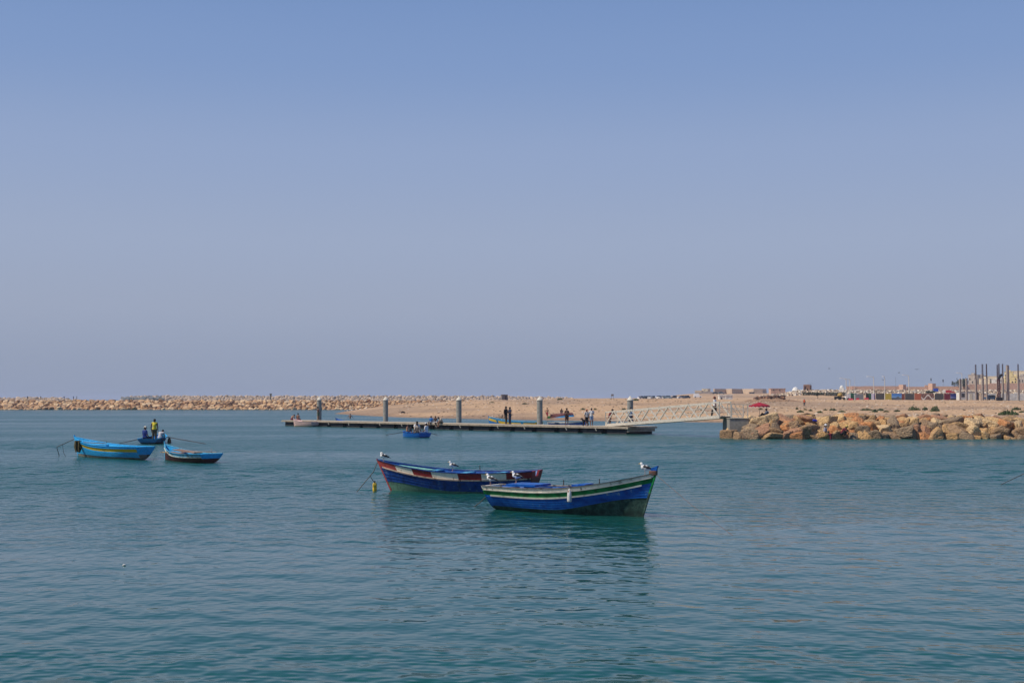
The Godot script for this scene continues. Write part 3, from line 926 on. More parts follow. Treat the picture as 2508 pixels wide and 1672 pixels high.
# ---------------------------------------------------------------- rocks
func icosphere(level: int) -> Array:
	var t := (1.0 + sqrt(5.0)) / 2.0
	var v := []
	for p in [[-1, t, 0], [1, t, 0], [-1, -t, 0], [1, -t, 0], [0, -1, t], [0, 1, t], [0, -1, -t], [0, 1, -t], [t, 0, -1], [t, 0, 1], [-t, 0, -1], [-t, 0, 1]]:
		v.append(Vector3(p[0], p[1], p[2]).normalized())
	var f := [[0, 11, 5], [0, 5, 1], [0, 1, 7], [0, 7, 10], [0, 10, 11], [1, 5, 9], [5, 11, 4], [11, 10, 2], [10, 7, 6], [7, 1, 8], [3, 9, 4], [3, 4, 2], [3, 2, 6], [3, 6, 8], [3, 8, 9], [4, 9, 5], [2, 4, 11], [6, 2, 10], [8, 6, 7], [9, 8, 1]]
	for l in level:
		var mid := {}
		var out := []
		for tri in f:
			var m := []
			for e in 3:
				var a: int = tri[e]
				var b: int = tri[(e + 1) % 3]
				var key := mini(a, b) * 100000 + maxi(a, b)
				if not mid.has(key):
					mid[key] = v.size()
					v.append((v[a] + v[b]).normalized())
				m.append(mid[key])
			out.append_array([[tri[0], m[0], m[2]], [tri[1], m[1], m[0]], [tri[2], m[2], m[1]], [m[0], m[1], m[2]]])
		f = out
	return [v, f]

# a quarried boulder: the room inside a handful of random planes, its edges worn
func boulder(salt: int, level: int, sharp := 16.0) -> ArrayMesh:
	var r := RandomNumberGenerator.new()
	r.seed = salt
	var n := FastNoiseLite.new()
	n.seed = salt
	n.frequency = 1.3
	var planes := []
	for k in 8:
		var dir := Vector3(r.randfn(), r.randfn(), r.randfn()).normalized()
		planes.append(dir / r.randf_range(0.6, 1.0))
	for dir in [Vector3.UP, Vector3.DOWN, Vector3.LEFT, Vector3.RIGHT, Vector3.FORWARD, Vector3.BACK]:
		planes.append(dir / 1.05)
	var s := icosphere(level)
	var g := SurfaceTool.new()
	g.begin(Mesh.PRIMITIVE_TRIANGLES)
	g.set_smooth_group(0 if level > 1 else -1)
	var pts := []
	for v in s[0]:
		var sum := 0.0
		for p in planes:
			sum += pow(maxf(0.0, p.dot(v)), sharp)
		pts.append(v * pow(sum, -1.0 / sharp) * (1.0 + 0.09 * n.get_noise_3dv(v) + 0.035 * n.get_noise_3dv(v * 4.0)))
	for f in s[1]:
		for k in [0, 2, 1]:
			g.add_vertex(pts[f[k]])
	g.generate_normals()
	return g.commit()


func make_rocks() -> void:
	var shapes := []
	var small := []
	for k in 14:
		shapes.append(boulder(100 + k, 3, 90.0))
		small.append(boulder(200 + k, 1, 22.0))
	var tones := []
	for c in [Color(0.58, 0.385, 0.20), Color(0.64, 0.46, 0.26), Color(0.48, 0.325, 0.18), Color(0.36, 0.25, 0.16), Color(0.58, 0.29, 0.14), Color(0.43, 0.25, 0.165), Color(0.68, 0.52, 0.33), Color(0.31, 0.24, 0.175)]:
		tones.append(mat("boulder_stone_%s" % ["ochre", "cream", "tan", "brown", "orange", "russet", "pale", "grey"][tones.size()], c, 0.95, "rock", 0.55, false, "relief", 14.0))
	# the armoured bank at the right
	var bank := thing("rock_revetment", "bank of large ochre boulders along the water at the right", "sea wall", Vector3(18, 0, -103))
	rng.seed = 31
	var rows := [[101.8, 0.05, 0.46], [102.3, 0.40, 0.50], [102.9, 0.74, 0.50], [103.5, 1.05, 0.46], [104.2, 1.30, 0.42], [105.2, 1.40, 0.36], [106.4, 1.42, 0.26]]
	for r in rows.size():
		var x := 17.9 + 0.35 * r + (r % 2) * 0.5
		while x < 62.0:
			var w := rng.randf_range(0.36, 0.82) * rng.randf_range(0.85, 1.15)
			x += w * 0.86
			var p := Vector3(x, rows[r][1] + rng.randf_range(-0.16, 0.14), -(rows[r][0] + rng.randf_range(-0.25, 0.25)))
			if not (r >= 3 and x < 19.6 or r == 2 and x < 18.9 or r > 4 and x < 21.5):
				var turn := Basis(Vector3.UP, rng.randf() * TAU) * Basis(Vector3.RIGHT, rng.randf_range(-0.35, 0.35)) * Basis(Vector3.BACK, rng.randf_range(-0.4, 0.4))
				var size: Vector3 = Vector3(w * rng.randf_range(1.0, 1.35), rows[r][2] * rng.randf_range(0.85, 1.35), w * rng.randf_range(0.85, 1.15))
				var pick := rng.randi() % 8
				if r == 0 and rng.randf() < 0.5:
					pick = [3, 7, 2][rng.randi() % 3]
				inst(shapes[rng.randi() % 14], "rock", tones[pick], bank, Transform3D(turn.scaled_local(size), p - bank.position))
			x += w * 0.86
	for k in 14:       # round the corner, under the landing
		var f := k / 13.0
		var p := Vector3(lerpf(17.9, 22.5, f) + rng.randf_range(-0.3, 0.3), lerpf(0.25, 0.35, f) + (k % 2) * 0.4, -lerpf(103.5, 121.0, f))
		inst(shapes[rng.randi() % 14], "rock", tones[rng.randi() % 8], bank, Transform3D(Basis(Vector3.UP, rng.randf() * TAU).scaled_local(Vector3(0.85, 0.5, 0.75) * rng.randf_range(0.8, 1.2)), p - bank.position))

	# the breakwater across the mouth
	var near := thing("rock_breakwater", "long low breakwater of ochre boulders across the water at the left", "breakwater", Vector3(-90, 0, -384))
	var g := G.new()
	for x0 in range(-210, -4, 6):
		g.hexa([Vector3(x0, -1, -381), Vector3(x0 + 6, -1, -381), Vector3(x0 + 6, -1, -396), Vector3(x0, -1, -396), Vector3(x0, 2.1, -386.5), Vector3(x0 + 6, 2.1, -386.5), Vector3(x0 + 6, 2.1, -392), Vector3(x0, 2.1, -392)].map(func(p): return p - near.position))
	put(g, "core", mat("rubble_core", Color(0.44, 0.30, 0.19), 0.95, "rock", 0.4), near)
	var tones2 := []
	for c in [Color(0.62, 0.42, 0.255), Color(0.56, 0.375, 0.23), Color(0.66, 0.48, 0.315), Color(0.47, 0.30, 0.19), Color(0.40, 0.27, 0.185), Color(0.70, 0.545, 0.38)]:
		tones2.append(mat("breakwater_stone_%s" % ["ochre", "tan", "sandy", "russet", "brown", "cream"][tones2.size()], c, 0.95, "rock", 0.5))
	rng.seed = 47
	var loose := []
	var built := 0
	for r in 6:
		var x := -205.0 + (r % 2) * 0.8
		while x < -8.0:
			var w := rng.randf_range(0.5, 1.05) * (1.0 if x < -58.0 else 0.8)
			x += w * 0.9
			var y := 0.1 + 0.47 * r + rng.randf_range(-0.15, 0.15)
			var d := 380.8 + 1.05 * r
			var turn := Basis(Vector3.UP, rng.randf() * TAU) * Basis(Vector3.BACK, rng.randf_range(-0.5, 0.5))
			var tr := Transform3D(turn.scaled_local(Vector3(w * 1.08, w * 0.66, w)), Vector3(x, y, -d) - near.position)
			var shown := x > -158.0 and x < -20.0
			if shown and built < 300 and (r in [0, 2, 4] or r == 5):
				inst(small[rng.randi() % 14], "rock", tones2[rng.randi() % 6], near, tr)
				built += 1
			else:
				loose.append([tr, rng.randi() % 6])
			x += w * 0.9
	scatter("rock_fill", small[3], loose, tones2, near)

	# farther breakwaters, grey with distance
	var outer := thing("outer_breakwater", "far grey breakwater behind the ochre one, reaching to the middle", "breakwater", Vector3(-125, 0, -777))
	far_bank(outer, -240.0, 34.0, 777.0, 4.5, small, 61)
	var left := thing("outer_breakwater", "far grey breakwater at the left edge with people standing on it", "breakwater", Vector3(-245, 0, -640))
	far_bank(left, -330.0, -214.0, 640.0, 3.3, small, 62)
	# an old concrete blockhouse of tumbled slabs at its head
	var head := thing("tumbled_blocks", "heap of tumbled pale blocks at the head of the far breakwater", "blocks", Vector3(-226, 3.4, -770))
	for k in 22:
		g = G.new()
		g.box(Vector3.ZERO, Vector3(rng.randf_range(1.2, 2.6), rng.randf_range(0.8, 1.6), 2), Basis(Vector3.BACK, rng.randf_range(-0.9, 0.9)))
		var o := put(g, "block", mat("sea_worn_concrete", Color(0.50, 0.46, 0.42), 0.95, "concrete", 0.2), head)
		o.position = Vector3(-11 + k * 1.15, rng.randf_range(-0.3, 0.9) * minf(1.0, 0.3 + k * 0.1), rng.randf_range(-2, 2))
	say("rocks")


func scatter(called: String, mesh: Mesh, where: Array, tones: Array, parent: Node3D) -> void:
	for t in tones.size():
		var mine := where.filter(func(w): return w[1] == t)
		if mine.is_empty():
			continue
		var mm := MultiMesh.new()
		mm.transform_format = MultiMesh.TRANSFORM_3D
		mm.mesh = mesh
		mm.instance_count = mine.size()
		for k in mine.size():
			mm.set_instance_transform(k, mine[k][0])
		var o := MultiMeshInstance3D.new()
		o.name = called
		o.multimesh = mm
		o.material_override = tones[t]
		parent.add_child(o, true)
		o.set_meta("kind", "stuff")


func far_bank(t: Node3D, x0: float, x1: float, d: float, top: float, shapes: Array, salt: int) -> void:
	rng.seed = salt
	var g := G.new()
	var n := int((x1 - x0) / 8.0)
	for k in n:
		var a := x0 + (x1 - x0) * k / n
		var b := x0 + (x1 - x0) * (k + 1) / n
		g.hexa([Vector3(a, -1, -d + 8), Vector3(b, -1, -d + 8), Vector3(b, -1, -d - 9), Vector3(a, -1, -d - 9), Vector3(a, top - 1.3, -d + 1), Vector3(b, top - 1.3, -d + 1), Vector3(b, top - 1.3, -d - 4), Vector3(a, top - 1.3, -d - 4)].map(func(p): return p - t.position))
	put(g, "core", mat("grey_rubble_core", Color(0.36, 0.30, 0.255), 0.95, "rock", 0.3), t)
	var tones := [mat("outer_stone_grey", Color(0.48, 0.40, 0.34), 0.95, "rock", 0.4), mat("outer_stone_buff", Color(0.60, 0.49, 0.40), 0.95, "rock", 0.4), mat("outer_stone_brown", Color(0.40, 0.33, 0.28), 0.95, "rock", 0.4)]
	var where := []
	for r in 6:
		var x := x0 - 2.0
		while x < x1 + 1.0:
			var w := rng.randf_range(0.7, 1.35)
			x += w * 1.7
			var end := smoothstep(x0 - 2.0, x0 + 8.0, x) * (1.0 - 0.3 * smoothstep(-30.0, 34.0, x)) if salt == 61 else 1.0 - smoothstep(x1 - 18.0, x1 + 2.0, x)
			var y := (top * (0.3 + 0.14 * r) + rng.randf_range(-0.25, 0.25)) * lerpf(0.4, 1.0, end)
			where.append([Transform3D((Basis(Vector3.UP, rng.randf() * TAU) * Basis(Vector3.BACK, rng.randf_range(-0.5, 0.5))).scaled_local(Vector3(w * 1.1, w * 0.75, w)), Vector3(x, y, -(d - 6.0 + 1.3 * r)) - t.position), rng.randi() % 3])
	scatter("rock", shapes[5], where, tones, t)


# ---------------------------------------------------------------- pontoon, piles, gangway
const DOCK := Vector3(-27.7, 0, -152.6)
const DOCK_TURN := -0.77274

func on_dock(k: float, w: float, y := 0.66) -> Vector3:      # k metres along the pontoon from its left end, w metres back from its front edge
	return DOCK + Basis(Vector3.UP, DOCK_TURN) * Vector3(k, y, -w)

func make_pontoon() -> void:
	var deck := mat("pale_deck_boards", Color(0.47, 0.385, 0.285), 0.9, "wear", 0.8)
	var edge := mat("grey_beige_fascia", Color(0.44, 0.37, 0.29), 0.85, "wear", 0.6)
	var float_m := mat("dark_concrete_float", Color(0.05, 0.047, 0.05), 0.9, "concrete", 0.5)
	var black := mat("black_rubber", Color(0.008, 0.008, 0.01), 0.8)
	var pale := mat("galvanised_bracket", Color(0.52, 0.48, 0.42), 0.6)
	var t := thing("floating_pontoon", "long floating pontoon with pale deck lying across the water", "pontoon", DOCK, DOCK_TURN)
	var n := 18
	var long := 53.4
	for k in n:
		var a := long * k / n
		var wide := 3.0 if k < n - 2 else 4.3
		var g := G.new()
		g.box(Vector3(a + long / n * 0.5, 0.635, -wide * 0.5 + 0.05), Vector3(long / n - 0.025, 0.05, wide))
		put(g, "deck_panel", deck, t)
		g = G.new()
		g.box(Vector3(a + long / n * 0.5, 0.545, -0.02), Vector3(long / n - 0.006, 0.12, 0.10))
		put(g, "fascia", edge, t)
		g = G.new()
		g.box(Vector3(a + 1.45, 0.1, -wide * 0.5), Vector3(2.3, 0.64, wide - 0.5))
		put(g, "float", float_m, t)
	var g := G.new()
	g.box(Vector3(long * 0.5, 0.44, -1.5), Vector3(long - 0.6, 0.1, 2.5))
	put(g, "frame", black, t)
	g = G.new()
	g.box(Vector3(long * 0.5, 0.14, -1.5), Vector3(long - 0.8, 0.6, 1.9))
	put(g, "keelson", black, t)
	# the two ends
	g = G.new()
	g.box(Vector3(long + 0.045, 0.545, -2.1), Vector3(0.08, 0.14, 4.35))
	put(g, "end_fascia", edge, t)
	g = G.new()
	g.box(Vector3(long - 0.12, 0.33, -2.1), Vector3(0.2, 0.26, 3.9))
	put(g, "end_beam", edge, t)
	g = G.new()
	g.box(Vector3(-0.06, 0.54, -1.45), Vector3(0.1, 0.14, 3.0))
	put(g, "end_fascia", edge, t)
	for k in 11:
		g = G.new()
		var x := 3.5 + k * 4.6 + (k % 2) * 0.9
		g.beam(Vector3(x, 0.49, 0.0), Vector3(x + 0.12, 0.25, -0.05), 0.06, 0.04, Vector3(0, 0, 1))
		put(g, "bracket", pale, t)
	for x in [6.2, 15.0, 24.2, 38.6, 42.6, 46.0]:
		g = G.new()
		g.box(Vector3(x, 0.72, -0.3), Vector3(0.3, 0.05, 0.07))
		g.box(Vector3(x, 0.685, -0.3), Vector3(0.1, 0.06, 0.07))
		put(g, "cleat", pale, t)
	# coiled hoses and a heap of net near the gangway
	var net := thing("net_heap", "low heap of straw coloured net on the pontoon beside the gangway", "net", on_dock(50.6, 2.2))
	rng.seed = 3
	g = G.new()
	for k in 26:
		var a := rng.randf() * TAU
		var r := rng.randf_range(0.1, 0.75)
		var c := Vector3(cos(a) * r * 1.3, 0.05 + 0.16 * (1.0 - r / 0.8), sin(a) * r * 0.6)
		g.path([c, c + Vector3(0.25, 0.05, 0.1), c + Vector3(0.45, -0.03, 0.0)], [0.05], 5)
	put(g, "folds", M.straw_rope, net)

	var pile_m := mat("pile_concrete", Color(0.26, 0.265, 0.245), 0.85, "concrete", 0.6)
	var cap_m := mat("white_pile_cap", Color(0.66, 0.61, 0.52), 0.6, "wear", 1.0)
	var spots := [[2.82, 3.4], [15.24, 3.4], [27.41, 3.4], [39.28, 3.4], [49.86, 4.75]]
	var words := ["grey pile with white cone cap and a boy leaning on it, leftmost", "grey pile with white cone cap, second from the left", "grey pile with white cone cap, the middle of the five", "grey pile with white cone cap right of the two standing men", "grey pile with white cone cap behind the gangway, rightmost"]
	var first: Node3D
	for k in 5:
		var at := on_dock(spots[k][0], spots[k][1], 0.0)
		if first == null:
			first = thing("mooring_pile", words[k], "pile", at, 0.0, "piles holding the pontoon")
			g = G.new()
			g.lathe([Vector2(0.29, -1.4), Vector2(0.29, 0.0), Vector2(0.285, 1.6), Vector2(0.285, 3.1)], 24)
			put(g, "shaft", pile_m, first)
			g = G.new()
			g.lathe([Vector2(0.285, 3.02), Vector2(0.315, 3.03), Vector2(0.315, 3.12), Vector2(0.28, 3.16), Vector2(0.02, 3.50), Vector2(0.0, 3.50)], 24)
			put(g, "cone_cap", cap_m, first)
			g = G.new()
			g.lathe([Vector2(0.297, 0.42), Vector2(0.36, 0.42), Vector2(0.36, 0.58), Vector2(0.297, 0.58)], 20)
			put(g, "guide_ring", black, first)
		else:
			copy(first, words[k], at)

	# gangway: a truss on each side of a walkway, from the pontoon up to the landing
	var metal := mat("painted_aluminium", Color(0.61, 0.56, 0.48), 0.5, "wear", 0.7)
	var lo := Vector3(9.3, 0.74, -119.0)
	var hi := Vector3(17.75, 1.72, -105.4)
	var gw := thing("gangway", "cream metal truss gangway rising from the pontoon to the rocks", "gangway", lo)
	var run := hi - lo
	var across := Vector3(-run.z, 0, run.x).normalized() * 0.62
	if across.z < 0:
		across = -across
	var rise := 1.22
	for side in [1.0, -1.0]:
		var o: Vector3 = across * side
		var bars := [["bottom_chord", Vector3.ZERO, run, 0.10, 0.26], ["top_rail", Vector3(0, rise, 0), run + Vector3(0, rise, 0), 0.10, 0.11]]
		for b in bars:
			g = G.new()
			g.beam(o + b[1], o + b[2], b[3], b[4])
			put(g, b[0], metal, gw)
		for k in 6:
			var p0 := run * (k / 6.0)
			var p1 := run * ((k + 1) / 6.0)
			var top := run * ((k + 0.47) / 6.0) + Vector3(0, rise, 0)
			for e in [[p0, top], [top, p1]]:
				g = G.new()
				g.beam(o + e[0] + Vector3(0, 0.05, 0), o + e[1], 0.09, 0.095, across.normalized())
				put(g, "diagonal", metal, gw)
		for y in [0.45, 0.82]:
			g = G.new()
			g.tube(o * 0.93 + Vector3(0, y, 0), o * 0.93 + run + Vector3(0, y, 0), 0.022)
			put(g, "mid_rail", metal, gw)
		for f in [0.0, 1.0]:
			g = G.new()
			var foot: Vector3 = o + run * f - Vector3(0, 0.1, 0)
			g.beam(foot, foot + Vector3(0, rise + 0.12, 0), 0.08, 0.08, Vector3(1, 0, 0))
			put(g, "end_post", metal, gw)
	g = G.new()
	g.beam(Vector3(0, 0.02, 0), run + Vector3(0, 0.02, 0), 1.12, 0.05)
	put(g, "walkway", deck, gw)
	for s in [1.0, -1.0]:
		g = G.new()
		g.lathe([Vector2(0.0, -0.06), Vector2(0.11, -0.05), Vector2(0.11, 0.05), Vector2(0.0, 0.06)], 12, across * s * 0.9 + Vector3(0, -0.02, 0), Basis(Vector3.BACK, PI / 2))
		put(g, "roller", black, gw)
	# handrail and concrete landing at its upper end
	var conc := mat("grey_concrete", Color(0.27, 0.255, 0.225), 0.9, "concrete", 0.5)
	var land := thing("concrete_landing", "grey concrete landing block at the top of the gangway", "landing", Vector3(19.0, 0, -104.9))
	g = G.new()
	g.hexa([Vector3(-1.15, 0.2, 1.0), Vector3(0.4, 0.2, 1.0), Vector3(0.4, 0.2, -2.4), Vector3(-1.15, 0.2, -2.4), Vector3(-1.15, 1.60, 1.0), Vector3(0.4, 1.60, 1.0), Vector3(0.4, 1.60, -2.4), Vector3(-1.15, 1.60, -2.4)])
	put(g, "block", conc, land)
	g = G.new()
	g.box(Vector3(-0.375, 1.622, -0.7), Vector3(1.63, 0.04, 3.5))
	put(g, "capping", mat("pale_concrete", Color(0.42, 0.37, 0.29), 0.9, "concrete", 0.5), land)
	var hr := thing("landing_handrail", "short metal handrail on the landing at the top of the gangway", "handrail", Vector3(17.95, 1.642, -104.6))
	for k in 2:
		var z := 0.55 - 2.0 * k
		g = G.new()
		g.beam(Vector3(0.1, 1.12, z), Vector3(1.75, 1.08, z), 0.06, 0.06)
		put(g, "top_rail", metal, hr)
		for y in [0.32, 0.7]:
			g = G.new()
			g.tube(Vector3(0.1, y, z), Vector3(1.45, y, z), 0.02)
			put(g, "mid_rail", metal, hr)
		for x in [0.1, 1.42]:
			g = G.new()
			g.beam(Vector3(x, 0.0, z), Vector3(x, 1.1, z), 0.07, 0.07, Vector3(1, 0, 0))
			put(g, "post", metal, hr)
		g = G.new()
		g.beam(Vector3(0.35, 1.05, z), Vector3(1.05, 0.02, z), 0.05, 0.05, Vector3(0, 0, 1))
		put(g, "brace", metal, hr)
	say("pontoon")


# ---------------------------------------------------------------- soft bodies: bones with radii, blended and meshed as surface nets
func blob(bones: Array, cell := 0.03, k := 0.045) -> ArrayMesh:
	var lo := Vector3.ONE * 1e9
	var hi := -lo
	for b in bones:
		var r: float = maxf(b[2], b[3])
		for e in [b[0], b[1]]:
			lo = lo.min(e - Vector3.ONE * r)
			hi = hi.max(e + Vector3.ONE * r)
	lo -= Vector3.ONE * cell * 2.5
	hi += Vector3.ONE * cell * 2.5
	var nx := int((hi.x - lo.x) / cell) + 2
	var ny := int((hi.y - lo.y) / cell) + 2
	var nz := int((hi.z - lo.z) / cell) + 2
	var f := PackedFloat32Array()
	f.resize(nx * ny * nz)
	f.fill(1.0)
	for b in bones:
		var a: Vector3 = b[0]
		var ab: Vector3 = b[1] - a
		var len2 := maxf(ab.length_squared(), 1e-8)
		var r0: float = b[2]
		var r1: float = b[3]
		var pad := Vector3.ONE * (maxf(r0, r1) + k + cell * 1.5)
		var m0: Vector3 = (a.min(b[1]) - pad - lo) / cell
		var m1: Vector3 = (a.max(b[1]) + pad - lo) / cell
		for z in range(maxi(0, int(m0.z)), mini(nz - 1, int(m1.z) + 1) + 1):
			for y in range(maxi(0, int(m0.y)), mini(ny - 1, int(m1.y) + 1) + 1):
				var row := (z * ny + y) * nx
				for x in range(maxi(0, int(m0.x)), mini(nx - 1, int(m1.x) + 1) + 1):
					var p := lo + Vector3(x, y, z) * cell - a
					var t := clampf(p.dot(ab) / len2, 0.0, 1.0)
					var d := (p - ab * t).length() - lerpf(r0, r1, t)
					var o := f[row + x]
					var h := maxf(k - absf(o - d), 0.0)
					f[row + x] = minf(o, d) - h * h * 0.25 / k
	var at := PackedInt32Array()
	at.resize(nx * ny * nz)
	at.fill(-1)
	var st := SurfaceTool.new()
	st.begin(Mesh.PRIMITIVE_TRIANGLES)
	st.set_smooth_group(0)
	var count := 0
	var dx := [0, 1, 0, 1, 0, 1, 0, 1]
	var dy := [0, 0, 1, 1, 0, 0, 1, 1]
	var dz := [0, 0, 0, 0, 1, 1, 1, 1]
	var edges := [[0, 1], [2, 3], [4, 5], [6, 7], [0, 2], [1, 3], [4, 6], [5, 7], [0, 4], [1, 5], [2, 6], [3, 7]]
	var v := PackedFloat32Array()
	v.resize(8)
	for z in nz - 1:
		for y in ny - 1:
			for x in nx - 1:
				var i := (z * ny + y) * nx + x
				var ins := 0
				for c in 8:
					v[c] = f[i + dx[c] + dy[c] * nx + dz[c] * nx * ny]
					if v[c] < 0.0:
						ins += 1
				if ins == 0 or ins == 8:
					continue
				var sum := Vector3.ZERO
				var cnt := 0
				for e in edges:
					var va := v[e[0]]
					var vb := v[e[1]]
					if (va < 0.0) != (vb < 0.0):
						var t := va / (va - vb)
						sum += Vector3(lerpf(dx[e[0]], dx[e[1]], t), lerpf(dy[e[0]], dy[e[1]], t), lerpf(dz[e[0]], dz[e[1]], t))
						cnt += 1
				st.add_vertex(lo + (Vector3(x, y, z) + sum / cnt) * cell)
				at[i] = count
				count += 1
	var sx := 1
	var sy := nx
	var sz := nx * ny
	for z in range(1, nz - 1):
		for y in range(1, ny - 1):
			for x in range(1, nx - 1):
				var i := (z * ny + y) * nx + x
				var s0 := f[i] < 0.0
				for ax in 3:
					var n: int = [sx, sy, sz][ax]
					if (f[i + n] < 0.0) == s0:
						continue
					var u: int = [sy, sz, sx][ax]
					var w: int = [sz, sx, sy][ax]
					var q := [at[i - u - w], at[i - w], at[i], at[i - u]]
					if q.min() < 0:
						continue
					if s0:
						q.reverse()
					for c in [0, 1, 2, 0, 2, 3]:
						st.add_index(q[c])
	st.generate_normals()
	return st.commit()


var hand_mesh: ArrayMesh
var face_mesh: ArrayMesh
var hair_mesh: ArrayMesh
var made := {}

func make_body_parts() -> void:
	# a relaxed hand pointing along -y from the wrist, thumb towards +z
	var b := [[Vector3(0, 0, 0), Vector3(0, -0.03, 0), 0.024, 0.026], [Vector3(0, -0.04, -0.025), Vector3(0, -0.08, -0.03), 0.017, 0.014], [Vector3(0, -0.04, 0.018), Vector3(0, -0.085, 0.028), 0.018, 0.014], [Vector3(0, -0.04, 0), Vector3(0, -0.085, 0), 0.018, 0.015]]
	var lens := [0.062, 0.07, 0.066, 0.052]
	for k in 4:
		var z := 0.032 - 0.021 * k
		var base := Vector3(0, -0.085, z)
		var mid: Vector3 = base + Vector3(0.008, -lens[k] * 0.5, z * 0.25)
		b.append([base, mid, 0.0095, 0.009])
		b.append([mid, mid + Vector3(0.02, -lens[k] * 0.45, 0), 0.009, 0.0075])
	b.append([Vector3(0.005, -0.03, 0.02), Vector3(0.018, -0.06, 0.052), 0.012, 0.0105])
	b.append([Vector3(0.018, -0.06, 0.052), Vector3(0.028, -0.095, 0.058), 0.0105, 0.008])
	hand_mesh = blob(b, 0.006, 0.006)
	# features of the face, set on the skull at the origin, looking along +z
	var fb := [[Vector3(0, 0.035, -0.012), Vector3(0, 0.03, 0.01), 0.088, 0.086], [Vector3(0, -0.05, 0.02), Vector3(0, -0.072, 0.045), 0.058, 0.04], [Vector3(0, 0.015, 0.092), Vector3(0, -0.022, 0.108), 0.009, 0.015], [Vector3(-0.038, 0.035, 0.082), Vector3(0.038, 0.035, 0.082), 0.012, 0.012], [Vector3(-0.02, -0.052, 0.085), Vector3(0.02, -0.052, 0.085), 0.009, 0.009]]
	for s in [-1.0, 1.0]:
		fb.append([Vector3(s * 0.085, 0.02, -0.005), Vector3(s * 0.088, -0.02, -0.005), 0.016, 0.012])
		fb.append([Vector3(s * 0.033, 0.012, 0.079), Vector3(s * 0.033, 0.011, 0.081), 0.013, 0.013])
	face_mesh = blob(fb, 0.012, 0.018)
	hair_mesh = blob([[Vector3(0, 0.05, -0.02), Vector3(0, 0.05, 0.02), 0.092, 0.086], [Vector3(0, 0.0, -0.045), Vector3(0, -0.03, -0.045), 0.075, 0.06]], 0.016, 0.02)


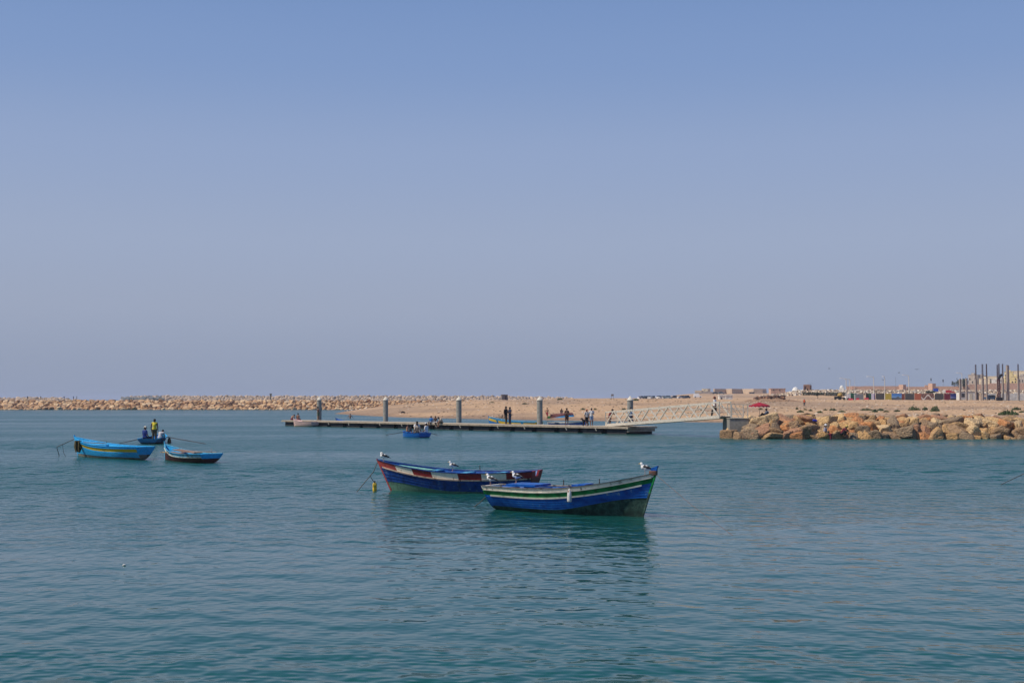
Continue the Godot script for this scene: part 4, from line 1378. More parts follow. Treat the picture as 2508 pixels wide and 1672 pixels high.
# joints of a standing figure 1.75 m tall that looks along +z; x > 0 is its left
func joints(pose: String) -> Dictionary:
	var j := {"pelvis": Vector3(0, 0.96, 0), "chest": Vector3(0, 1.29, 0), "neck": Vector3(0, 1.48, -0.01), "head": Vector3(0, 1.62, 0.015),
		"sL": Vector3(0.185, 1.42, 0), "eL": Vector3(0.25, 1.13, -0.03), "wL": Vector3(0.25, 0.88, 0.05), "hL": Vector3(0.09, 0.93, 0), "kL": Vector3(0.105, 0.5, 0.02), "aL": Vector3(0.11, 0.08, -0.02),
		"sR": Vector3(-0.185, 1.42, 0), "eR": Vector3(-0.25, 1.13, -0.03), "wR": Vector3(-0.25, 0.88, 0.05), "hR": Vector3(-0.09, 0.93, 0), "kR": Vector3(-0.105, 0.5, 0.02), "aR": Vector3(-0.11, 0.08, -0.02), "foot": Vector3(0, -0.035, 0.16)}
	match pose:
		"arms_folded":
			j.merge({"eL": Vector3(0.25, 1.15, 0.06), "wL": Vector3(-0.02, 1.16, 0.2), "eR": Vector3(-0.25, 1.15, 0.06), "wR": Vector3(0.04, 1.2, 0.2)}, true)
		"talk":
			j.merge({"eL": Vector3(0.24, 1.16, 0.02), "wL": Vector3(0.1, 1.2, 0.22), "aR": Vector3(-0.12, 0.08, 0.08), "kR": Vector3(-0.11, 0.5, 0.09)}, true)
		"walk":
			j.merge({"kL": Vector3(0.1, 0.52, 0.2), "aL": Vector3(0.1, 0.1, 0.26), "kR": Vector3(-0.1, 0.5, -0.06), "aR": Vector3(-0.1, 0.12, -0.34), "eL": Vector3(0.25, 1.15, -0.14), "wL": Vector3(0.26, 0.93, -0.12), "eR": Vector3(-0.25, 1.14, 0.08), "wR": Vector3(-0.23, 0.95, 0.24)}, true)
		"lean":      # an arm against a pile, legs crossed
			j.merge({"chest": Vector3(0.03, 1.28, 0.05), "neck": Vector3(0.05, 1.46, 0.08), "head": Vector3(0.06, 1.6, 0.12), "eL": Vector3(0.3, 1.25, 0.12), "wL": Vector3(0.32, 1.32, 0.3), "kR": Vector3(-0.04, 0.5, 0.08), "aR": Vector3(0.1, 0.09, 0.12), "eR": Vector3(-0.28, 1.18, 0.02), "wR": Vector3(-0.12, 1.0, 0.12)}, true)
		"rail":      # leaning forward on a rail
			j.merge({"chest": Vector3(0, 1.24, 0.14), "neck": Vector3(0, 1.39, 0.25), "head": Vector3(0, 1.51, 0.31), "sL": Vector3(0.185, 1.34, 0.2), "sR": Vector3(-0.185, 1.34, 0.2), "eL": Vector3(0.27, 1.16, 0.36), "wL": Vector3(0.1, 1.14, 0.52), "eR": Vector3(-0.27, 1.16, 0.36), "wR": Vector3(-0.1, 1.14, 0.52)}, true)
		"sit", "sit_hunched", "sit_row", "sit_braced":     # on an edge, feet hanging; the origin is the seat
			j = {"pelvis": Vector3(0, 0.12, 0), "chest": Vector3(0, 0.45, 0.02), "neck": Vector3(0, 0.64, 0.02), "head": Vector3(0, 0.78, 0.05),
				"sL": Vector3(0.18, 0.57, 0.01), "eL": Vector3(0.24, 0.3, 0.04), "wL": Vector3(0.17, 0.17, 0.26), "hL": Vector3(0.09, 0.1, 0.03), "kL": Vector3(0.12, 0.1, 0.46), "aL": Vector3(0.12, -0.32, 0.47),
				"sR": Vector3(-0.18, 0.57, 0.01), "eR": Vector3(-0.24, 0.3, 0.04), "wR": Vector3(-0.17, 0.17, 0.26), "hR": Vector3(-0.09, 0.1, 0.03), "kR": Vector3(-0.12, 0.1, 0.46), "aR": Vector3(-0.12, -0.32, 0.47), "foot": Vector3(0, -0.05, 0.15)}
			if pose == "sit_hunched":
				j.merge({"chest": Vector3(0, 0.4, 0.16), "neck": Vector3(0, 0.53, 0.32), "head": Vector3(0, 0.6, 0.45), "sL": Vector3(0.18, 0.49, 0.25), "sR": Vector3(-0.18, 0.49, 0.25), "eL": Vector3(0.22, 0.25, 0.35), "wL": Vector3(0.08, 0.16, 0.5), "eR": Vector3(-0.22, 0.25, 0.35), "wR": Vector3(-0.08, 0.16, 0.5)}, true)
			if pose == "sit_row":
				j.merge({"chest": Vector3(0, 0.44, 0.08), "neck": Vector3(0, 0.61, 0.13), "head": Vector3(0, 0.75, 0.17), "eL": Vector3(0.27, 0.36, 0.2), "wL": Vector3(0.2, 0.3, 0.45), "eR": Vector3(-0.27, 0.36, 0.2), "wR": Vector3(-0.2, 0.3, 0.45), "sL": Vector3(0.18, 0.55, 0.09), "sR": Vector3(-0.18, 0.55, 0.09), "aL": Vector3(0.13, -0.25, 0.6), "aR": Vector3(-0.13, -0.25, 0.6)}, true)
			if pose == "sit_braced":
				j.merge({"eL": Vector3(0.27, 0.3, -0.06), "wL": Vector3(0.3, 0.06, -0.04), "eR": Vector3(-0.27, 0.3, -0.06), "wR": Vector3(-0.3, 0.06, -0.04)}, true)
		"squat":     # on the haunches, arms over the knees
			j = {"pelvis": Vector3(0, 0.24, -0.12), "chest": Vector3(0, 0.52, 0.06), "neck": Vector3(0, 0.67, 0.17), "head": Vector3(0, 0.78, 0.26),
				"sL": Vector3(0.18, 0.62, 0.11), "eL": Vector3(0.25, 0.46, 0.33), "wL": Vector3(0.08, 0.3, 0.42), "hL": Vector3(0.09, 0.22, -0.1), "kL": Vector3(0.16, 0.5, 0.26), "aL": Vector3(0.13, 0.09, 0.06),
				"sR": Vector3(-0.18, 0.62, 0.11), "eR": Vector3(-0.25, 0.46, 0.33), "wR": Vector3(-0.08, 0.3, 0.42), "hR": Vector3(-0.09, 0.22, -0.1), "kR": Vector3(-0.16, 0.5, 0.26), "aR": Vector3(-0.13, 0.09, 0.06), "foot": Vector3(0, -0.04, 0.15)}
		"lounge":    # sitting on the ground, legs stretched
			j = {"pelvis": Vector3(0, 0.12, 0), "chest": Vector3(0, 0.43, -0.08), "neck": Vector3(0, 0.6, -0.06), "head": Vector3(0, 0.73, 0.0),
				"sL": Vector3(0.18, 0.54, -0.08), "eL": Vector3(0.24, 0.3, -0.16), "wL": Vector3(0.24, 0.06, -0.25), "hL": Vector3(0.09, 0.11, 0.03), "kL": Vector3(0.14, 0.3, 0.42), "aL": Vector3(0.12, 0.07, 0.72),
				"sR": Vector3(-0.18, 0.54, -0.08), "eR": Vector3(-0.25, 0.33, 0.08), "wR": Vector3(-0.16, 0.32, 0.32), "hR": Vector3(-0.09, 0.11, 0.03), "kR": Vector3(-0.14, 0.36, 0.38), "aR": Vector3(-0.12, 0.08, 0.66), "foot": Vector3(0, 0.05, 0.14)}
		"wade":      # waist deep, arms spread for balance; the origin is the water
			j.merge({"eL": Vector3(0.38, 1.2, 0.02), "wL": Vector3(0.55, 1.02, 0.1), "eR": Vector3(-0.38, 1.2, 0.02), "wR": Vector3(-0.55, 1.02, 0.1)}, true)
			for n in j:
				if n != "foot":
					j[n] -= Vector3(0, 0.98, 0)
	return j


func limb(a: Vector3, b: Vector3, r0: float, r1: float, upto := 1.0) -> Array:
	return [a, a.lerp(b, upto), r0, lerpf(r0, r1, upto)]


# look: skin, hair and, where worn, shirt + sleeves (0 none, 1 short, 2 long), legs + length (0.5 shorts, 1 trousers), hat
func person(label: String, at: Vector3, turn: float, pose: String, look: Dictionary, tall := 1.75, group := "", lean := 0.0) -> Node3D:
	var t := thing("person", label, "person", at, turn, group)
	var k := tall / 1.75
	t.basis = Basis(Vector3.UP, turn) * Basis(Vector3.BACK, lean)
	var j := joints(pose)
	var key := pose
	if not made.has(key):
		var bones := [[j.pelvis, j.chest, 0.115, 0.125], [j.chest, j.chest.lerp(j.neck, 0.6), 0.125, 0.085], [j.neck - (j.neck - j.chest) * 0.2, j.head, 0.056, 0.056], [j.sL.lerp(j.sR, 0.1), j.sR.lerp(j.sL, 0.1), 0.072, 0.072], [j.hL, j.hR, 0.098, 0.098], [j.head + Vector3(0, 0.03, 0), j.head + Vector3(0, 0.0, 0.0), 0.088, 0.08]]
		for s in ["L", "R"]:
			bones.append(limb(j["s" + s], j["e" + s], 0.056, 0.044))
			bones.append(limb(j["e" + s], j["w" + s], 0.043, 0.029))
			bones.append(limb(j["h" + s], j["k" + s], 0.088, 0.057))
			bones.append(limb(j["k" + s], j["a" + s], 0.058, 0.038))
			bones.append([j["a" + s] - Vector3(0, 0.03, 0.03), j["a" + s] + j.foot, 0.038, 0.030])
		var st := SurfaceTool.new()
		st.append_from(blob(bones), 0, Transform3D.IDENTITY)
		var gaze: Vector3 = j.head - j.neck
		st.append_from(face_mesh, 0, Transform3D(Basis(Vector3.RIGHT, clampf(atan2(gaze.z, gaze.y) * 0.6, -0.3, 0.7)), j.head))
		for s in ["L", "R"]:
			var dir: Vector3 = (j["w" + s] - j["e" + s]).normalized()
			var side := Vector3.RIGHT if absf(dir.x) < 0.9 else Vector3.BACK
			var z := side.cross(dir).normalized()
			var x := (-dir).cross(z).normalized()
			st.append_from(hand_mesh, 0, Transform3D(Basis(x, -dir, z), j["w" + s]))
		made[key] = st.commit()
	var body := inst(made[key], "body", look.skin, t)
	body.scale = Vector3.ONE * k
	if look.has("shirt"):
		var sk: String = pose + "_shirt_%d" % look.sleeves
		if not made.has(sk):
			var b := [[j.pelvis + Vector3(0, 0.02, 0), j.chest, 0.138, 0.148], [j.chest, j.chest.lerp(j.neck, 0.55), 0.146, 0.1], [j.sL.lerp(j.sR, 0.1), j.sR.lerp(j.sL, 0.1), 0.084, 0.084], [j.hL + Vector3(0, 0.04, 0), j.hR + Vector3(0, 0.04, 0), 0.11, 0.11]]
			for s in ["L", "R"]:
				if look.sleeves >= 1:
					b.append(limb(j["s" + s], j["e" + s], 0.072, 0.062, 0.72 if look.sleeves == 1 else 1.0))
				if look.sleeves == 2:
					b.append(limb(j["e" + s], j["w" + s], 0.058, 0.042, 0.92))
			made[sk] = blob(b)
		inst(made[sk], "shirt", look.shirt, t).scale = Vector3.ONE * k
	if look.has("legs"):
		var lk: String = pose + "_legs_%d" % int(look.get("length", 1.0) * 10)
		if not made.has(lk):
			var b := [[j.hL, j.hR, 0.113, 0.113], [j.pelvis, j.pelvis + Vector3(0, 0.03, 0), 0.13, 0.13]]
			for s in ["L", "R"]:
				b.append(limb(j["h" + s], j["k" + s], 0.104, 0.078, minf(1.0, look.get("length", 1.0) * 1.6)))
				if look.get("length", 1.0) > 0.9:
					b.append(limb(j["k" + s], j["a" + s], 0.076, 0.062, 0.93))
			made[lk] = blob(b)
		inst(made[lk], "trousers" if look.get("length", 1.0) > 0.9 else "shorts", look.legs, t).scale = Vector3.ONE * k
	var gz: Vector3 = j.head - j.neck
	var hx := Transform3D(Basis(Vector3.RIGHT, clampf(atan2(gz.z, gz.y) * 0.6, -0.3, 0.7)).scaled(Vector3.ONE * k), j.head * k)
	if look.get("bald", false) == false:
		inst(hair_mesh, "hair", look.hair, t, hx)
	if look.has("hat"):
		var hk: String = "hat_" + look.hat[0]
		if not made.has(hk):
			var g := G.new()
			if look.hat[0] == "sun":
				g.lathe([Vector2(0.0, 0.175), Vector2(0.06, 0.165), Vector2(0.095, 0.12), Vector2(0.106, 0.07), Vector2(0.165, 0.045), Vector2(0.16, 0.04), Vector2(0.1, 0.06)], 18)
			else:
				g.lathe([Vector2(0.0, 0.16), Vector2(0.05, 0.152), Vector2(0.09, 0.11), Vector2(0.107, 0.055), Vector2(0.1, 0.05)], 18)
				if look.hat[0] == "cap":
					g.hexa([Vector3(-0.075, 0.05, 0.07), Vector3(-0.05, 0.04, 0.19), Vector3(0.05, 0.04, 0.19), Vector3(0.075, 0.05, 0.07), Vector3(-0.075, 0.065, 0.07), Vector3(-0.05, 0.05, 0.19), Vector3(0.05, 0.05, 0.19), Vector3(0.075, 0.065, 0.07)])
			made[hk] = g.mesh()
		inst(made[hk], "hat", look.hat[1], t, hx)
	return t


func cloth(key: String, c: Color) -> StandardMaterial3D:
	return mat(key, c, 0.9, "wear", 2.0)


func make_people() -> void:
	make_body_parts()
	var tan := mat("tanned_skin", Color(0.30, 0.155, 0.095), 0.6)
	var brown := mat("brown_skin", Color(0.20, 0.095, 0.06), 0.6)
	var dark := mat("dark_brown_skin", Color(0.10, 0.048, 0.034), 0.6)
	var black_hair := mat("black_hair", Color(0.008, 0.007, 0.007), 0.7)
	var white := cloth("white_cotton", Color(0.72, 0.71, 0.72))
	var grey := cloth("light_grey_cotton", Color(0.50, 0.49, 0.50))
	var navy := cloth("navy_cotton", Color(0.012, 0.022, 0.055))
	var indigo := cloth("indigo_cotton", Color(0.010, 0.035, 0.20))
	var yellow := cloth("yellow_vest_cotton", Color(0.74, 0.60, 0.05))
	var khaki := cloth("khaki_cotton", Color(0.09, 0.07, 0.035))
	var black := cloth("black_cotton", Color(0.012, 0.012, 0.014))
	var maroon := cloth("maroon_cotton", Color(0.16, 0.018, 0.035))
	var red := cloth("red_cotton", Color(0.34, 0.03, 0.045))
	var denim := cloth("blue_denim", Color(0.05, 0.10, 0.20))
	var pale_blue := cloth("pale_blue_cotton", Color(0.22, 0.33, 0.52))
	var bright_blue := cloth("bright_blue_cotton", Color(0.02, 0.16, 0.46))
	var cream := cloth("cream_cotton", Color(0.55, 0.46, 0.36))
	var f := -PI / 2      # looking left
	# in the three men's boat
	person("man in blue shirt and pale sun hat sitting in the boat's stern", Vector3(-26.35, 0.34, -90.9), 2.5, "sit", {"skin": brown, "hair": black_hair, "shirt": indigo, "sleeves": 1, "legs": navy, "hat": ["sun", cloth("pale_hat_cloth", Color(0.55, 0.5, 0.42))]}, 1.72)
	person("man in yellow vest standing in a blue boat, back to us", Vector3(-25.85, 0.09, -91.6), PI, "stand", {"skin": dark, "hair": black_hair, "shirt": yellow, "sleeves": 0, "legs": khaki}, 1.68)
	person("man in light grey shirt sitting hunched at the boat's right", Vector3(-25.3, 0.30, -91.0), 2.9, "sit_hunched", {"skin": brown, "hair": black_hair, "shirt": grey, "sleeves": 2, "legs": denim}, 1.66)
	# in the crowded blue boat
	person("bare chested boy at the left of the crowded blue boat", Vector3(-8.88, 0.30, -107.3), 1.5, "sit", {"skin": tan, "hair": black_hair, "legs": bright_blue, "length": 0.5}, 1.45)
	person("small child in dark shirt sitting low in the crowded blue boat", Vector3(-8.62, 0.22, -107.5), 1.2, "sit", {"skin": dark, "hair": black_hair, "shirt": navy, "sleeves": 1, "legs": black}, 1.2)
	person("man in white shirt sitting high in the middle of the crowded blue boat", Vector3(-8.1, 0.46, -107.3), 0.4, "sit_row", {"skin": dark, "hair": black_hair, "shirt": white, "sleeves": 1, "legs": grey}, 1.72)
	var stripes := person("man in brown and white striped shirt with his back to us", Vector3(-7.95, 0.30, -106.2), -2.7, "sit_braced", {"skin": brown, "hair": black_hair, "shirt": cream, "sleeves": 1, "legs": khaki}, 1.72)
	for y in 4:
		var g := G.new()
		g.lathe([Vector2(0.158 + 0.006 * y, 0.13 + y * 0.105), Vector2(0.163 + 0.006 * y, 0.135 + y * 0.105), Vector2(0.163 + 0.006 * y, 0.175 + y * 0.105), Vector2(0.158 + 0.006 * y, 0.18 + y * 0.105)], 20)
		put(g, "shirt_stripe", cloth("brown_stripe_cotton", Color(0.16, 0.10, 0.05)), stripes)
	person("man in white shirt and white cap at the boat's right", Vector3(-7.15, 0.32, -105.95), f - 0.5, "sit", {"skin": brown, "hair": black_hair, "shirt": white, "sleeves": 1, "legs": denim, "hat": ["cap", white]}, 1.72)
	# on the pontoon
	person("bare backed boy sitting hunched at the pontoon's left end", on_dock(0.25, 1.2), 2.5, "sit_hunched", {"skin": tan, "hair": black_hair, "legs": maroon, "length": 0.5}, 1.62)
	person("bare backed boy sitting upright beside the pink boat", on_dock(1.25, 1.4), 2.8, "sit", {"skin": brown, "hair": black_hair, "legs": maroon, "length": 0.5}, 1.62)
	person("bare chested boy in green shorts leaning against the leftmost pile", on_dock(3.6, 2.7), -1.1, "lean", {"skin": dark, "hair": black_hair, "legs": cloth("dark_green_cotton", Color(0.02, 0.05, 0.035)), "length": 0.5}, 1.65)
	person("child in blue shirt sitting on the pontoon edge, leftmost of three", on_dock(26.63, 0.12), -0.5, "sit", {"skin": dark, "hair": black_hair, "shirt": bright_blue, "sleeves": 1, "legs": grey, "length": 0.5}, 1.45)
	person("bare chested child between two others on the pontoon edge", on_dock(27.25, 0.14), 0.3, "sit", {"skin": dark, "hair": black_hair, "legs": grey, "length": 0.5}, 1.45)
	person("boy in cream shirt bending forward on the pontoon edge", on_dock(28.35, 0.12), f + 0.4, "sit_hunched", {"skin": brown, "hair": black_hair, "shirt": cream, "sleeves": 1, "legs": khaki, "length": 0.5}, 1.6)
	person("man in dark cap and shirt with olive trousers, left of the pair", on_dock(36.65, 1.2), 0.9, "talk", {"skin": dark, "hair": black_hair, "shirt": black, "sleeves": 1, "legs": cloth("olive_cotton", Color(0.075, 0.065, 0.045)), "hat": ["cap", black]}, 1.78)
	person("man in navy vest and white sleeves, right of the pair", on_dock(37.23, 1.2), -1.0, "arms_folded", {"skin": dark, "hair": black_hair, "shirt": navy, "sleeves": 1, "legs": navy}, 1.74)
	person("barefoot boy in brown swimming shorts standing alone on the pontoon", on_dock(45.25, 0.8), 0.2, "arms_folded", {"skin": dark, "hair": black_hair, "legs": cloth("brown_shorts_cotton", Color(0.07, 0.035, 0.03)), "length": 0.5}, 1.68)
	person("child in red cap and pale shirt beside a black dog", on_dock(47.87, 0.7), 0.5, "stand", {"skin": brown, "hair": black_hair, "shirt": grey, "sleeves": 1, "legs": black, "length": 0.6, "hat": ["round", cloth("orange_red_knit", Color(0.48, 0.06, 0.02))]}, 1.55)
	person("youth in white top and light shorts behind the red capped child", on_dock(47.9, 1.35), 0.2, "talk", {"skin": brown, "hair": black_hair, "shirt": white, "sleeves": 1, "legs": pale_blue, "length": 0.5}, 1.68)
	person("youth in maroon shirt leaning on the gangway rail", Vector3(9.5, 0.66, -119.9) + Vector3(-0.25, 0, 0.1), 0.9, "rail", {"skin": dark, "hair": black_hair, "shirt": maroon, "sleeves": 1, "legs": maroon, "length": 0.5}, 1.72)
	person("youth in pale blue shirt and dark shorts by the rightmost pile", on_dock(50.85, 3.6), -0.6, "stand", {"skin": brown, "hair": black_hair, "shirt": pale_blue, "sleeves": 1, "legs": navy, "length": 0.6}, 1.75)
	person("man in white shirt and red cap at the top of the gangway", Vector3(17.05, 1.66, -106.4), f - 0.5, "walk", {"skin": brown, "hair": black_hair, "shirt": white, "sleeves": 1, "legs": black, "hat": ["cap", cloth("dull_red_cap_cloth", Color(0.22, 0.05, 0.04))]}, 1.74)
	# in the water and on the beach
	person("bather wading waist deep off the sand spit", Vector3(-26.96, 0.0, -211.0), 3.0, "wade", {"skin": brown, "hair": black_hair}, 1.7)
	person("bare backed man in red shorts walking on the beach", Vector3(5.4, ground(5.4, 194.6), -194.6), 2.6, "walk", {"skin": tan, "hair": black_hair, "legs": red, "length": 0.6}, 1.74)
	person("bare chested man squatting behind the overturned boat", Vector3(7.75, ground(7.75, 199.0) + 0.42, -199.2), 0.2, "squat", {"skin": dark, "hair": black_hair, "legs": white, "length": 0.5}, 1.72)
	person("man in blue grey shirt sitting in the shade of the red parasol", Vector3(25.15, ground(25.15, 125.3) + 0.03, -125.2), f + 0.2, "lounge", {"skin": dark, "hair": black_hair, "shirt": cloth("blue_grey_cotton", Color(0.10, 0.13, 0.20)), "sleeves": 2, "legs": black}, 1.75)
	person("worker in orange vest and white helmet standing on the sand", Vector3(64.67, ground(64.67, 280.0), -280.0), 2.8, "stand", {"skin": brown, "hair": black_hair, "shirt": cloth("orange_vest_cloth", Color(0.72, 0.12, 0.03)), "sleeves": 0, "legs": cloth("grey_work_cotton", Color(0.09, 0.085, 0.09)), "hat": ["round", white]}, 1.76)
	person("angler in white hat and striped top sitting on a low rock", Vector3(25.0, 0.30, -101.2), 1.2, "sit", {"skin": brown, "hair": black_hair, "shirt": cloth("mauve_grey_cotton", Color(0.36, 0.33, 0.40)), "sleeves": 1, "legs": maroon, "hat": ["sun", white]}, 1.7)
	person("angler in yellow and maroon crouching by the waterline rocks", Vector3(26.5, 0.22, -101.3), 1.0, "squat", {"skin": brown, "hair": black_hair, "shirt": maroon, "sleeves": 1, "legs": black, "hat": ["sun", cloth("straw_hat_cloth", Color(0.6, 0.44, 0.14))]}, 1.7)
	# far off on the breakwater
	var spots := [[-244.4, "leftmost distant figure standing on the left breakwater"], [-237.8, "second distant figure from the left on the left breakwater"], [-226.0, "third distant figure from the left on the left breakwater"], [-221.3, "fourth distant figure on the left breakwater, near its end"], [-219.6, "last distant figure at the end of the left breakwater"]]
	for k in 5:
		person(spots[k][1], Vector3(spots[k][0], 2.95, -638.5), 0.4 * k, "stand", {"skin": dark, "hair": black_hair, "shirt": [navy, black, maroon, denim, khaki][k], "sleeves": 2, "legs": black}, 1.75, "distant people on the breakwater")
	var rod := thing("fishing_rod", "thin upright fishing rod beside the angler in the white hat", "fishing rod", Vector3(25.25, 0.25, -101.1))
	var g := G.new()
	g.tube(Vector3(0, 0, 0), Vector3(0.06, 2.0, 0.1), 0.012, 0.006, 5)
	put(g, "rod", M.dark_wood, rod)
	g = G.new()
	g.lathe([Vector2(0.0, -0.03), Vector2(0.03, -0.03), Vector2(0.03, 0.03), Vector2(0.0, 0.03)], 8, Vector3(0.02, 0.35, 0.05), Basis(Vector3.BACK, PI / 2))
	put(g, "reel", M.black_rubber, rod)
	say("people")


# ---------------------------------------------------------------- animals
func make_animals() -> void:
	var white := mat("white_feathers", Color(0.74, 0.73, 0.71), 0.8)
	var slate := mat("slate_feathers", Color(0.055, 0.05, 0.05), 0.8, "wear", 6.0)
	var black := mat("black_feathers", Color(0.012, 0.012, 0.014), 0.8)
	var yellow := mat("yellow_beak", Color(0.55, 0.36, 0.09), 0.6)
	var pink := mat("pink_leg", Color(0.45, 0.28, 0.23), 0.7)
	# a gull that looks along -x, 0.36 m tall
	var body := blob([[Vector3(-0.05, 0.215, 0), Vector3(0.03, 0.205, 0), 0.062, 0.066], [Vector3(0.03, 0.205, 0), Vector3(0.15, 0.175, 0), 0.062, 0.028], [Vector3(-0.06, 0.235, 0), Vector3(-0.088, 0.295, 0), 0.046, 0.032], [Vector3(-0.09, 0.305, 0), Vector3(-0.10, 0.318, 0), 0.034, 0.033], [Vector3(0.0, 0.16, 0.03), Vector3(0.0, 0.13, 0.03), 0.024, 0.014], [Vector3(0.0, 0.16, -0.03), Vector3(0.0, 0.13, -0.03), 0.024, 0.014]], 0.011, 0.02)
	var turned := blob([[Vector3(-0.05, 0.215, 0), Vector3(0.03, 0.205, 0), 0.062, 0.066], [Vector3(0.03, 0.205, 0), Vector3(0.15, 0.165, 0), 0.062, 0.028], [Vector3(-0.06, 0.235, 0), Vector3(-0.082, 0.295, 0), 0.046, 0.034], [Vector3(-0.078, 0.31, 0), Vector3(-0.06, 0.312, 0.012), 0.034, 0.032], [Vector3(0.0, 0.16, 0.03), Vector3(0.0, 0.13, 0.03), 0.024, 0.014], [Vector3(0.0, 0.16, -0.03), Vector3(0.0, 0.13, -0.03), 0.024, 0.014]], 0.011, 0.02)
	var wing := blob([[Vector3(-0.035, 0.235, 0.046), Vector3(0.06, 0.215, 0.052), 0.026, 0.03], [Vector3(0.06, 0.215, 0.052), Vector3(0.2, 0.175, 0.022), 0.03, 0.012], [Vector3(-0.01, 0.255, 0.02), Vector3(0.1, 0.225, 0.02), 0.024, 0.02]], 0.011, 0.02)
	var dots := [["gull preening with its head turned, on the chequered boat's bow", 0], ["gull standing on the middle thwart of the chequered boat", 1], ["gull at the stern end of the green banded boat", 2], ["gull on the raised stern seat of the green banded boat", 3], ["gull perched just behind the green banded boat's stem head", 4]]
	var spots := [Vector3(-4.50, 1.00, -44.42), Vector3(-2.04, 0.72, -43.7), Vector3(-0.62, 0.70, -36.75), Vector3(0.12, 0.765, -36.9), Vector3(3.62, 1.13, -34.53)]
	var turns := [0.0, 0.1, -0.35, -0.25, -0.1]
	for k in 5:
		var t := thing("seagull", dots[k][0], "gull", spots[k], turns[k], "gulls on the boats")
		inst(turned if k == 0 else body, "body", white, t)
		inst(wing, "wing", black if k == 0 else slate, t)
		inst(wing, "wing", black if k == 0 else slate, t, Transform3D(Basis.from_scale(Vector3(1, 1, -1)), Vector3.ZERO))
		var g := G.new()
		g.hexa([Vector3(0.14, 0.16, -0.03), Vector3(0.27, 0.125, -0.022), Vector3(0.27, 0.125, 0.022), Vector3(0.14, 0.16, 0.03), Vector3(0.14, 0.178, -0.03), Vector3(0.27, 0.133, -0.022), Vector3(0.27, 0.133, 0.022), Vector3(0.14, 0.178, 0.03)])
		put(g, "tail", black, t)
		g = G.new()
		if k == 0:
			g.path([Vector3(-0.04, 0.308, 0.03), Vector3(-0.02, 0.295, 0.06)], [0.011, 0.004], 6)
		else:
			g.path([Vector3(-0.125, 0.318, 0), Vector3(-0.16, 0.312, 0), Vector3(-0.178, 0.3, 0)], [0.012, 0.010, 0.003], 6)
		put(g, "beak", yellow, t)
		for s in [-1.0, 1.0]:
			g = G.new()
			g.tube(Vector3(0.0, 0.14, 0.03 * s), Vector3(0.0, 0.01, 0.03 * s), 0.007, 0.006, 5)
			g.hexa([Vector3(-0.045, 0.0, 0.03 * s - 0.02), Vector3(0.008, 0.0, 0.03 * s - 0.006), Vector3(0.008, 0.0, 0.03 * s + 0.006), Vector3(-0.045, 0.0, 0.03 * s + 0.02), Vector3(-0.045, 0.006, 0.03 * s - 0.02), Vector3(0.008, 0.012, 0.03 * s - 0.006), Vector3(0.008, 0.012, 0.03 * s + 0.006), Vector3(-0.045, 0.006, 0.03 * s + 0.02)])
			put(g, "leg", pink, t)
			g = G.new()
			g.lathe([Vector2(0.0, -0.005), Vector2(0.005, 0.0), Vector2(0.0, 0.005)], 6, Vector3(-0.112 if k else -0.07, 0.326, 0.03 * s))
			put(g, "eye", black, t)
	var far_spots := [[-38.1, 293.0, 0.2], [-37.4, 295.5, 2.8], [-36.9, 291.0, 0.4], [-36.2, 294.0, 0.1], [-34.9, 290.5, 3.0], [-33.6, 292.0, 0.3]]
	for k in 6:
		var w: Array = far_spots[k]
		var t := thing("resting_gull", ["first", "second", "third", "fourth", "fifth", "sixth"][k] + " white gull from the left resting on the spit's tip", "gull", Vector3(w[0], maxf(0.0, ground(w[0], w[1])), -w[1]), w[2], "gulls resting on the sand spit")
		inst(body, "body", white, t).scale = Vector3.ONE * 1.25
		inst(wing, "wing", white, t).scale = Vector3.ONE * 1.25
	# the black dog beside the red capped child
	var coat := mat("black_fur", Color(0.010, 0.010, 0.012), 0.75)
	var dog := thing("black_dog", "large black dog standing by the red capped child", "dog", on_dock(47.45, 1.0), 0.35)
	var b := [[Vector3(-0.2, 0.48, 0), Vector3(0.0, 0.47, 0), 0.13, 0.115], [Vector3(0.0, 0.47, 0), Vector3(0.24, 0.48, 0), 0.105, 0.10], [Vector3(-0.25, 0.53, 0), Vector3(-0.36, 0.66, 0), 0.085, 0.07], [Vector3(-0.37, 0.69, 0), Vector3(-0.41, 0.69, 0), 0.075, 0.06], [Vector3(-0.43, 0.67, 0), Vector3(-0.52, 0.65, 0), 0.045, 0.032], [Vector3(0.3, 0.52, 0), Vector3(0.44, 0.42, 0), 0.03, 0.022], [Vector3(0.44, 0.42, 0), Vector3(0.5, 0.3, 0), 0.022, 0.012]]
	for s in [-0.075, 0.075]:
		b.append([Vector3(-0.22, 0.42, s), Vector3(-0.21, 0.22, s), 0.062, 0.038])
		b.append([Vector3(-0.21, 0.22, s), Vector3(-0.23, 0.04, s), 0.034, 0.028])
		b.append([Vector3(-0.23, 0.035, s), Vector3(-0.27, 0.03, s), 0.03, 0.026])
		b.append([Vector3(0.22, 0.44, s), Vector3(0.17, 0.30, s), 0.085, 0.055])
		b.append([Vector3(0.17, 0.30, s), Vector3(0.28, 0.19, s), 0.05, 0.03])
		b.append([Vector3(0.28, 0.19, s), Vector3(0.25, 0.04, s), 0.028, 0.025])
		b.append([Vector3(0.25, 0.035, s), Vector3(0.2, 0.03, s), 0.03, 0.026])
		b.append([Vector3(-0.35, 0.74, s * 0.8), Vector3(-0.33, 0.66, s * 1.2), 0.022, 0.016])
	inst(blob(b, 0.02, 0.03), "body", coat, dog)
	var g2 := G.new()
	g2.lathe([Vector2(0.088, -0.012), Vector2(0.09, 0.0), Vector2(0.088, 0.012)], 14, Vector3(-0.3, 0.595, 0), Basis(Vector3.BACK, 0.7))
	put(g2, "collar", M.maroon_cotton, dog)
	say("animals")


